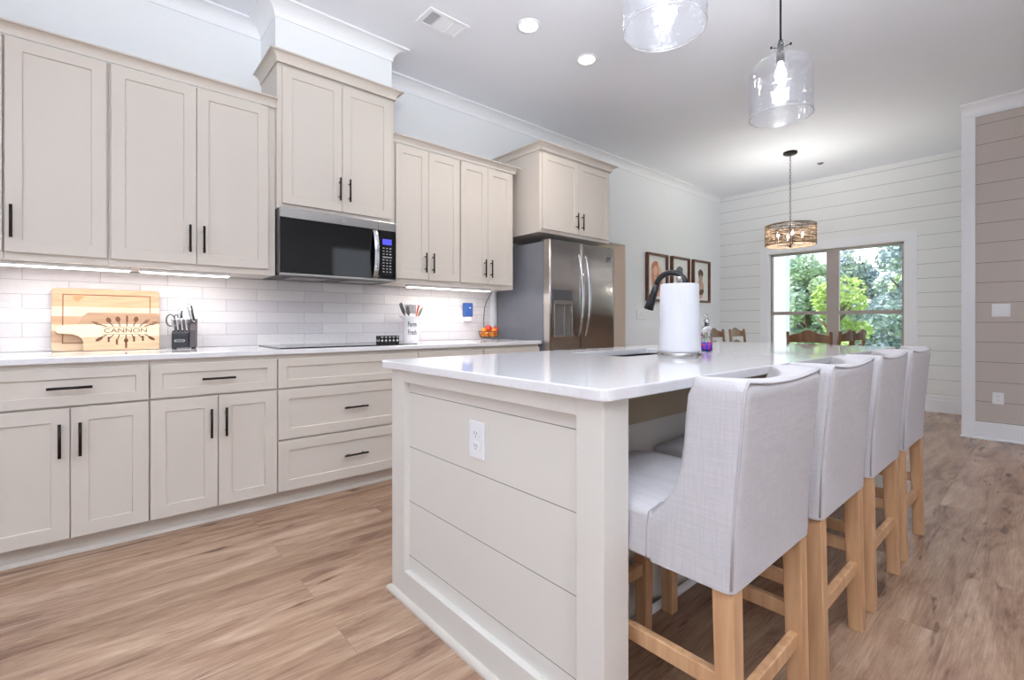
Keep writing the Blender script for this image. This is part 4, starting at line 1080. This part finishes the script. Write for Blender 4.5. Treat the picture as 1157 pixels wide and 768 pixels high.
def head_flat(name, t2, B_, d, w_, L, m, slots=False):
    bm = bmesh.new(); x = Vector((0.8, 0.6, 0)).normalized(); x = (x - d * x.dot(d)).normalized(); nrm = d.cross(x) * 0.002
    P = [(-0.3, 0), (0.3, 0), (0.5, 0.35), (0.5, 0.8), (0.35, 1), (-0.35, 1), (-0.5, 0.8), (-0.5, 0.35)]
    F_ = [bm.verts.new(B_ + x * (u * w_) + d * (v * L) - nrm) for u, v in P]; K_ = [bm.verts.new(B_ + x * (u * w_) + d * (v * L) + nrm) for u, v in P]
    bm.faces.new(F_); bm.faces.new(K_[::-1])
    for i in range(8): bm.faces.new((F_[i], K_[i], K_[(i + 1) % 8], F_[(i + 1) % 8]))
    obj(name, bm, m, t2)
t2, B_, d = utensil('spatula', 'dark grey slotted spatula leaning left in the white pitcher', (0.02, 0.0, 0.012), (-0.055, 0.0, 0.19), M['utgrey'], 0); head_flat('blade', t2, B_, d, 0.05, 0.075, M['utgrey'])
t2, B_, d = utensil('spoon', 'dark nylon serving spoon in the white pitcher left of the whisk', (0.0, -0.02, 0.012), (-0.025, -0.01, 0.18), M['utgrey'], 0); head_flat('bowl', t2, B_, d, 0.045, 0.06, M['utgrey'])
t2, B_, d = utensil('masher', 'steel perforated masher standing in the middle of the white pitcher', (0.0, 0.02, 0.012), (0.0, 0.01, 0.20), M['chrome'], 0)
bm = bmesh.new()
for k in range(-4, 5):
    tube(bm, [B_ + Vector((-0.045, 0, 0.006 * k + 0.02)), B_ + Vector((0, -0.006, 0.006 * k + 0.024)), B_ + Vector((0.042, 0, 0.006 * k + 0.018))], 0.0018, 6)
for k in range(-4, 5): tube(bm, [B_ + Vector((0.0095 * k, 0, -0.012)), B_ + Vector((0.0105 * k, 0, 0.052))], 0.0016, 6)
obj('mesh_head', bm, M['steeldark'], t2)
t2, B_, d = utensil('spatula', 'red silicone spatula in the white pitcher', (-0.01, 0.0, 0.012), (0.042, -0.004, 0.19), M['redsilicone'], 0); head_flat('blade', t2, B_, d, 0.022, 0.06, M['redsilicone'])
t2, B_, d = utensil('tongs', 'green-grey tongs leaning right in the white pitcher', (-0.02, 0.01, 0.012), (0.062, 0.0, 0.18), M['teal'], 0); head_flat('tip', t2, B_, d, 0.03, 0.05, M['teal'])
t2, B_, d = utensil('spoon', 'wooden-handled spoon leaning far right in the white pitcher', (-0.02, -0.01, 0.012), (0.052, 0.0, 0.185), M['woodleg'], 0)
head_flat('bowl', t2, B_, d + Vector((0.5, 0, 0)), 0.02, 0.05, M['woodleg'])

# patterned black tin
t = thing('patterned_box', 'small black box with white diamond pattern beside the pitcher on the cooktop edge', 'box', (1.60, -0.33, 0.9205))
obj('box_body', bx(-0.075, 0.075, -0.035, 0.035, 0, 0.052), M['black'], t, bevel=0.002)
bm = bmesh.new()
for k in range(5):
    cx = -0.06 + k * 0.03
    for zc_, s_ in ((0.018, 1), (0.042, 0.45)):
        prism(bm, [(cx - 0.010, zc_), (cx, zc_ - 0.010 * s_), (cx + 0.010, zc_), (cx, zc_ + 0.010 * s_)], 'y', -0.0362, -0.0351)
for k in range(2):
    cy = -0.016 + k * 0.032
    prism(bm, [(cy - 0.010, 0.018), (cy, 0.008), (cy + 0.010, 0.018), (cy, 0.028)], 'x', -0.0762, -0.0751)
obj('diamond_pattern', bm, M['paper'], t)

# fruit basket
BX, BY = 2.69, -0.15
M['wire'] = mat('basket_wire', (120, 92, 62), 0.35, 0.8)
t = thing('fruit_basket', 'small wire basket of oranges and apples next to the fridge', 'basket', (BX, BY, 0.9145))
bm = bmesh.new()
for z, r in ((0.014, 0.075), (0.03, 0.088), (0.052, 0.098), (0.075, 0.104)):
    tube(bm, [(r * math.cos(2 * PI * k / 40), r * 0.8 * math.sin(2 * PI * k / 40), z) for k in range(41)], 0.0022, 6, cap=False)
for k in range(20):
    a = 2 * PI * k / 20; c, s_ = math.cos(a), 0.8 * math.sin(a)
    tube(bm, [(0.0, 0.0, 0.012), (0.075 * c, 0.075 * s_, 0.014), (0.088 * c, 0.088 * s_, 0.03), (0.104 * c, 0.104 * s_, 0.075)], 0.0016, 5)
obj('wire_bowl', bm, M['wire'], t)
bm = bmesh.new(); tube(bm, [(0.07 * math.cos(2 * PI * k / 40), 0.056 * math.sin(2 * PI * k / 40), 0.003) for k in range(41)], 0.003, 6, cap=False)
for k in range(4):
    a = PI / 4 + PI / 2 * k; tube(bm, [(0.07 * math.cos(a), 0.056 * math.sin(a), 0.003), (0.074 * math.cos(a), 0.059 * math.sin(a), 0.014)], 0.0022, 6)
obj('foot', bm, M['chrome'], t)
M['orange'] = mat('orange_peel', (240, 140, 40), 0.45); bump(M['orange'], (400, 400, 400), 0.2, 0.001)
M['apple'] = vary(mat('apple_skin', (190, 44, 36), 0.3), (176, 34, 30), (214, 88, 60), (30, 30, 30))
def fruit(name, label, x, y, z, r, m, group, stem=True):
    t3 = thing(name, label, name, (BX + x, BY + y, 0.9145 + z), random.random() * 6, group)
    bm = bmesh.new(); n = 12; prof = []
    for i in range(n + 1):
        a = -PI / 2 + PI * i / n; rr_ = r * math.cos(a); zz_ = r * 0.94 * math.sin(a)
        if name == 'apple': zz_ -= 0.25 * r * math.exp(-(rr_ / (0.3 * r)) ** 2) * (1 if a > 0 else -0.5)
        prof.append((max(rr_, 0), zz_))
    lathe(bm, prof, n=20); obj('flesh', bm, m, t3)
    bm = bmesh.new(); tube(bm, [(0, 0, r * (0.62 if name == 'apple' else 0.9)), (0.003, 0, r * (1.12 if name == 'apple' else 0.99))], 0.0018 if name == 'apple' else 0.004, 6); obj('stem', bm, M['darkwood'], t3)
for k in range(7):
    a = 2 * PI * k / 7 + 0.2; lb = 'orange in the lower layer of the wire fruit basket'
    fruit('orange', lb, 0.061 * math.cos(a), 0.049 * math.sin(a), 0.046, 0.0245, M['orange'], 'oranges in the basket')
fruit('orange', 'orange in the lower layer of the wire fruit basket', 0, 0, 0.045, 0.026, M['orange'], 'oranges in the basket')
fruit('orange', 'orange on top at the left of the wire fruit basket', -0.066, -0.01, 0.086, 0.026, M['orange'], None)
fruit('orange', 'orange on top at the front of the wire fruit basket', 0.02, -0.050, 0.082, 0.024, M['orange'], None)
fruit('apple', 'large red apple on top at the left centre of the fruit basket', -0.012, -0.01, 0.103, 0.034, M['apple'], None)
fruit('apple', 'small red apple at the back centre of the fruit basket', 0.036, 0.035, 0.094, 0.027, M['apple'], None)
fruit('apple', 'red apple on top at the right of the fruit basket', 0.075, -0.005, 0.094, 0.031, M['apple'], None)

# backsplash outlet, plug-in and cord
outlet_plate('wall_outlet', 'white outlet on the backsplash right of the pitcher, under the blue plug-in', 'outlet', 0.075, 0.118, (2.515, -0.0095, 1.125), 0, [('outlet', 0)])
M['bluedev'] = mat('blue_plastic', (58, 92, 160), 0.4)
t = thing('plug_in_device', 'blue plug-in device in the backsplash outlet', 'plug-in device', (2.53, -0.02, 1.125))
obj('blue_case', bx(-0.045, 0.045, -0.045, -0.004, 0.0, 0.125), M['bluedev'], t, bevel=0.008)
obj('plug_base', bx(-0.03, 0.03, -0.04, -0.0, -0.045, -0.001), M['whiteplastic'], t, bevel=0.006)
bm = bmesh.new(); prism(bm, rrect(0.0, 0.022, 0.075, 0.084, 0.004), 'y', -0.0458, -0.0451); obj('indicator', bm, M['paper'], t)
bm = bmesh.new(); tube(bm, [(2.83, -0.017, 1.355), (2.80, -0.02, 1.32), (2.765, -0.02, 1.27), (2.745, -0.017, 1.21), (2.735, -0.016, 1.10), (2.74, -0.015, 0.98), (2.745, -0.03, 0.92)], 0.003, 6)
tag(obj('power_cord', bm, M['black']), 'thin black cord hanging down the backsplash behind the fruit basket', 'cord')

# ------------------------------------------------------------------ wall plates
outlet_plate('light_switch', 'white triple switch plate on the wall under the framed pictures', 'light switch', 0.20, 0.12, (5.34, 0, 1.174), 0, [('s', -0.055), ('s', 0), ('s', 0.055)])
outlet_plate('light_switch', 'white double switch plate on the tan shiplap wall', 'light switch', 0.118, 0.118, (6.121, -3.243, 1.181), -PI / 2, [('s', -0.025), ('s', 0.025)])
outlet_plate('wall_outlet', 'white outlet low on the tan shiplap wall', 'outlet', 0.075, 0.105, (6.121, -3.225, 0.386), -PI / 2, [('outlet', 0)])

# ------------------------------------------------------------------ framed portraits
PALS = [((214, 160, 132), (232, 190, 168), (196, 132, 104)), ((200, 170, 150), (120, 126, 128), (150, 120, 100)), ((206, 170, 150), (104, 84, 66), (190, 160, 146))]
def picture(x0, x1, z0, z1, label, k):
    t = thing('picture_frame', label, 'framed picture', ((x0 + x1) / 2, 0, (z0 + z1) / 2), group=None)
    w_, h = (x1 - x0) / 2, (z1 - z0) / 2; f = 0.028
    bm = bmesh.new()
    for a in ((-w_, w_, h - f, h), (-w_, w_, -h, -h + f), (-w_, -w_ + f, -h + f, h - f), (w_ - f, w_, -h + f, h - f)): box(bm, a[0], a[1], -0.045, 0, a[2], a[3])
    obj('frame', bm, M['framewood'], t, bevel=0.002)
    art = obj('print', bx(-w_ + f, w_ - f, -0.012, -0.006, -h + f, h - f), M['paper'], t)
    cols = [mat('portrait_tone', c, 0.8) for c in PALS[k]]
    def ell(cx, cz, rx, rz_, mi, d, an=0, nm='painted_shape'):
        bm = bmesh.new(); P = []
        for q_ in range(28):
            a = 2 * PI * q_ / 28; u, v = rx * math.cos(a) * (1 + 0.06 * math.sin(3 * a + mi)), rz_ * math.sin(a) * (1 + 0.05 * math.cos(4 * a))
            P.append((cx + u * math.cos(an) - v * math.sin(an), cz + u * math.sin(an) + v * math.cos(an)))
        prism(bm, P, 'y', -0.012 - 0.0006 * d, -0.012); obj(nm, bm, cols[mi], art)
    if k == 0:
        ell(0.0, -0.02, 0.15, 0.235, 1, 1, 0.1); ell(-0.03, 0.10, 0.085, 0.10, 0, 2, 0.3); ell(0.035, -0.09, 0.10, 0.10, 0, 2, -0.4); ell(-0.05, 0.165, 0.085, 0.045, 2, 3, 0.5); ell(0.05, 0.0, 0.045, 0.06, 2, 3, 0.6); ell(-0.03, 0.09, 0.05, 0.065, 1, 4)
        ell(0.0, -0.16, 0.11, 0.04, 2, 3, 0.5); ell(-0.08, -0.05, 0.02, 0.11, 2, 3, 0.2)
    elif k == 1:
        ell(0.0, -0.06, 0.10, 0.16, 2, 1); ell(0.0, 0.07, 0.075, 0.09, 0, 2); ell(-0.01, 0.135, 0.09, 0.055, 1, 3, 0.2); ell(0.06, 0.09, 0.025, 0.07, 1, 3)
    else:
        ell(0.0, -0.11, 0.10, 0.15, 0, 1); ell(0.0, 0.06, 0.062, 0.08, 0, 2); ell(0.0, 0.115, 0.075, 0.07, 1, 3, 0.1); ell(0.0, 0.045, 0.045, 0.055, 2, 4); ell(0.02, -0.16, 0.08, 0.04, 1, 3, 0.3); ell(0.0, -0.03, 0.03, 0.04, 2, 4)
picture(5.44, 5.945, 1.362, 2.005, 'leftmost brown-framed watercolour portrait, the one with a peach baby', 0)
picture(6.05, 6.54, 1.368, 2.010, 'middle brown-framed watercolour portrait of the three on the wall', 1)
picture(6.645, 7.16, 1.380, 2.015, 'rightmost brown-framed watercolour portrait, child with brown hair', 2)

# ------------------------------------------------------------------ dining set beyond the island
def top_rail(bm, z, hw, h, arch, y):
    n = 16; F_, K_ = [], []
    pts = []
    for i in range(n + 1):
        u = -1 + 2 * i / n; bow = -0.03 * (1 - u * u)
        hump = arch * (0.5 + 0.5 * math.cos(PI * min(1, abs(u) / 0.62))) + 0.25 * arch * (1 if abs(u) < 0.8 else 0)
        pts.append((u * hw, y + bow, z, z + h + hump - 0.15 * h * abs(u)))
    prev = None
    for x, yy_, a, b_ in pts:
        q_ = [bm.verts.new((x, yy_ - 0.009, a)), bm.verts.new((x, yy_ - 0.009, b_)), bm.verts.new((x, yy_ + 0.009, b_)), bm.verts.new((x, yy_ + 0.009, a))]
        if prev:
            for j in range(4): bm.faces.new((prev[j], prev[(j + 1) % 4], q_[(j + 1) % 4], q_[j]))
        else: bm.faces.new(q_)
        prev = q_
    bm.faces.new(prev[::-1])
def dining_chair(label):
    t = thing('dining_chair', label, 'dining chair', (0, 0, 0), 0, 'wooden ladder-back dining chairs')
    obj('seat', bx(-0.225, 0.225, 0.02, 0.44, 0.43, 0.47), M['darkwood'], t, bevel=0.01)
    for s in (-1, 1):
        bm = bmesh.new(); tube(bm, [(s * 0.205, 0.04, 0), (s * 0.205, 0.02, 0.45), (s * 0.212, -0.035, 0.985)], [0.016, 0.019, 0.016], 10); obj('leg', bm, M['darkwood'], t)
        bm = bmesh.new(); tube(bm, [(s * 0.2, 0.41, 0), (s * 0.2, 0.41, 0.43)], [0.014, 0.02], 10); obj('leg', bm, M['darkwood'], t)
    for z, h, a, y in ((0.885, 0.075, 0.035, -0.03), (0.75, 0.055, 0.03, -0.012), (0.61, 0.055, 0.02, 0.003)):
        bm = bmesh.new(); top_rail(bm, z, 0.205, h, a, y); obj('back_rail', bm, M['darkwood'], t)
    return t
CH = dining_chair('wooden dining chair at the near table end, its ladder back turned to the island')
CH.location = (5.02, -2.05, 0); CH.rotation_euler = (0, 0, math.radians(-84))
bpy.context.view_layer.update()
for x, y, rz, lb in ((5.90, -0.76, 180, 'left of the two wooden ladder-back chairs on the wall side of the table'),
                     (6.52, -0.76, 180, 'right of the two wooden ladder-back chairs on the wall side of the table'),
                     (5.70, -2.14, 0, 'wooden ladder-back chair on the right side of the table, nearer the island'),
                     (6.19, -2.14, 0, 'wooden ladder-back chair on the right side of the table, nearer the window')):
    r = dup(CH, (x, y, 0), lb); r.rotation_euler = (0, 0, math.radians(rz))
CH.scale = (0.82, 1, 1)
t = thing('dining_table', 'wooden dining table under the woven drum chandelier', 'dining table', (6.25, -1.52, 0))
obj('tabletop', bx(-0.75, 0.75, -0.36, 0.36, 0.72, 0.755), M['darkwood'], t, bevel=0.006)
obj('apron', bx(-0.66, 0.66, -0.29, 0.29, 0.64, 0.7195), M['darkwood'], t)
for a in (-1, 1):
    for b_ in (-1, 1): obj('leg', bx(a * 0.64 - 0.035, a * 0.64 + 0.035, b_ * 0.27 - 0.035, b_ * 0.27 + 0.035, 0, 0.6395), M['darkwood'], t, bevel=0.005)

# ------------------------------------------------------------------ outdoors
M['lawn'] = vary(mat('lawn', (120, 150, 84), 0.95), (104, 134, 72), (140, 168, 100), (2, 2, 2))
lw = obj('lawn', bx(XW + 0.16, 60, -40, 40, -0.35, -0.27), M['lawn']); tag(lw, 'green lawn outside the dining window', 'lawn')
M['porchwhite'] = mat('white_siding', (244, 244, 246), 0.6)
t = thing('porch_post', 'white porch post outside at the left of the dining window', 'porch post', (10.4, 0.15, -0.25))
obj('shaft', bx(-0.11, 0.11, -0.19, 0.19, 0.1, 3.6), M['porchwhite'], t, bevel=0.01); obj('plinth', bx(-0.14, 0.14, -0.22, 0.22, 0, 0.1), M['porchwhite'], t, bevel=0.01)
M['bark'] = mat('bark', (120, 104, 88), 0.9)
def foliage_mat(name, a, b_):
    m = vary(mat(name, a, 0.6), a, b_, (1.2, 1.2, 1.2), 5, 0.35, 0.65)
    m.node_tree.nodes['Principled BSDF'].inputs['Subsurface Weight'].default_value = 0.0
    return m
M['leafA'] = foliage_mat('leaf_blue_green', (172, 196, 176), (206, 222, 176))  # paled: outdoor haze and glare put into the leaf colour
M['leafB'] = foliage_mat('leaf_light_green', (190, 215, 120), (226, 238, 160))
M['leafC'] = foliage_mat('leaf_grey_green', (158, 174, 184), (196, 212, 190))  # blue-grey pallor paints in the haze outside
def tree(x, y, h, r, m, label, nblob=26, leaves=5200, ls=0.09, base=0.6):
    t = thing('tree', label, 'tree', (x, y, -0.25), group=None)
    bm = bmesh.new(); tube(bm, [(0, 0, 0), (0.05, 0.02, h * 0.3), (0, 0.1, h * 0.6), (0.05, 0, h * 0.85)], [0.16, 0.13, 0.08, 0.02], 10)
    for k in range(9):
        a = random.random() * 6.28; z = h * (0.25 + 0.5 * random.random()); tube(bm, [(0, 0.05, z), (r * 0.6 * math.cos(a), r * 0.6 * math.sin(a), z + h * 0.15)], [0.05, 0.015], 6)
    obj('trunk', bm, M['bark'], t)
    blobs = []
    for k in range(nblob):
        a = random.random() * 6.28; q_ = random.random() ** 0.5; zz_ = base + (h - base) * random.random(); rr_ = r * math.sqrt(max(0.05, 1 - ((zz_ - h * 0.45) / (h * 0.62)) ** 2))
        blobs.append((Vector((rr_ * q_ * math.cos(a), rr_ * q_ * math.sin(a), zz_)), r * (0.25 + 0.22 * random.random())))
    vs, fs = [], []
    for k in range(leaves):
        c, br_ = random.choice(blobs)
        d = Vector((random.gauss(0, 1), random.gauss(0, 1), random.gauss(0, 1))).normalized() * br_ * (0.7 + 0.35 * random.random())
        p = c + d; p.z = max(p.z, 0.12 + 0.1 * random.random()); u = Vector((random.gauss(0, 1), random.gauss(0, 1), random.gauss(0, 0.6))).normalized(); v = u.cross(Vector((random.gauss(0, 1), random.gauss(0, 1), random.gauss(0, 1)))).normalized()
        s_ = ls * (0.6 + 0.8 * random.random()); i = len(vs)
        vs += [p - u * s_, p + v * s_ * 0.45, p + u * s_, p - v * s_ * 0.45]; fs.append((i, i + 1, i + 2, i + 3))
    me = bpy.data.meshes.new('foliage'); me.from_pydata([tuple(v) for v in vs], [], fs); me.materials.append(m)
    o = bpy.data.objects.new('foliage', me); COL.objects.link(o); o.parent = t
TG = dict(group=None)
tree(17.5, 1.75, 3.15, 1.0, M['leafA'], 'rounded grey-green tree outside behind the left window sash', leaves=9000, ls=0.09, base=0.3)
tree(11.2, -0.70, 2.0, 0.60, M['leafB'], 'bright yellow-green bush outside in front of the window mullion', 14, 3200, 0.055, 0.1)
tree(25.5, 2.2, 4.0, 1.6, M['leafC'], 'pale grey-green tree outside just right of the window mullion', leaves=9000, ls=0.12, base=0.3)
tree(17.6, -0.80, 3.35, 1.15, M['leafC'], 'tall tree outside behind the right edge of the window', leaves=9000, ls=0.09, base=0.3)
tree(21.5, -0.75, 4.4, 1.2, M['leafA'], 'tallest tree outside at the far right of the window', leaves=8000, ls=0.11, base=0.3)
tree(30.5, 5.6, 3.9, 1.9, M['leafC'], 'distant pale tree outside between the left sash tree and the mullion', leaves=6000, ls=0.16, base=0.3)
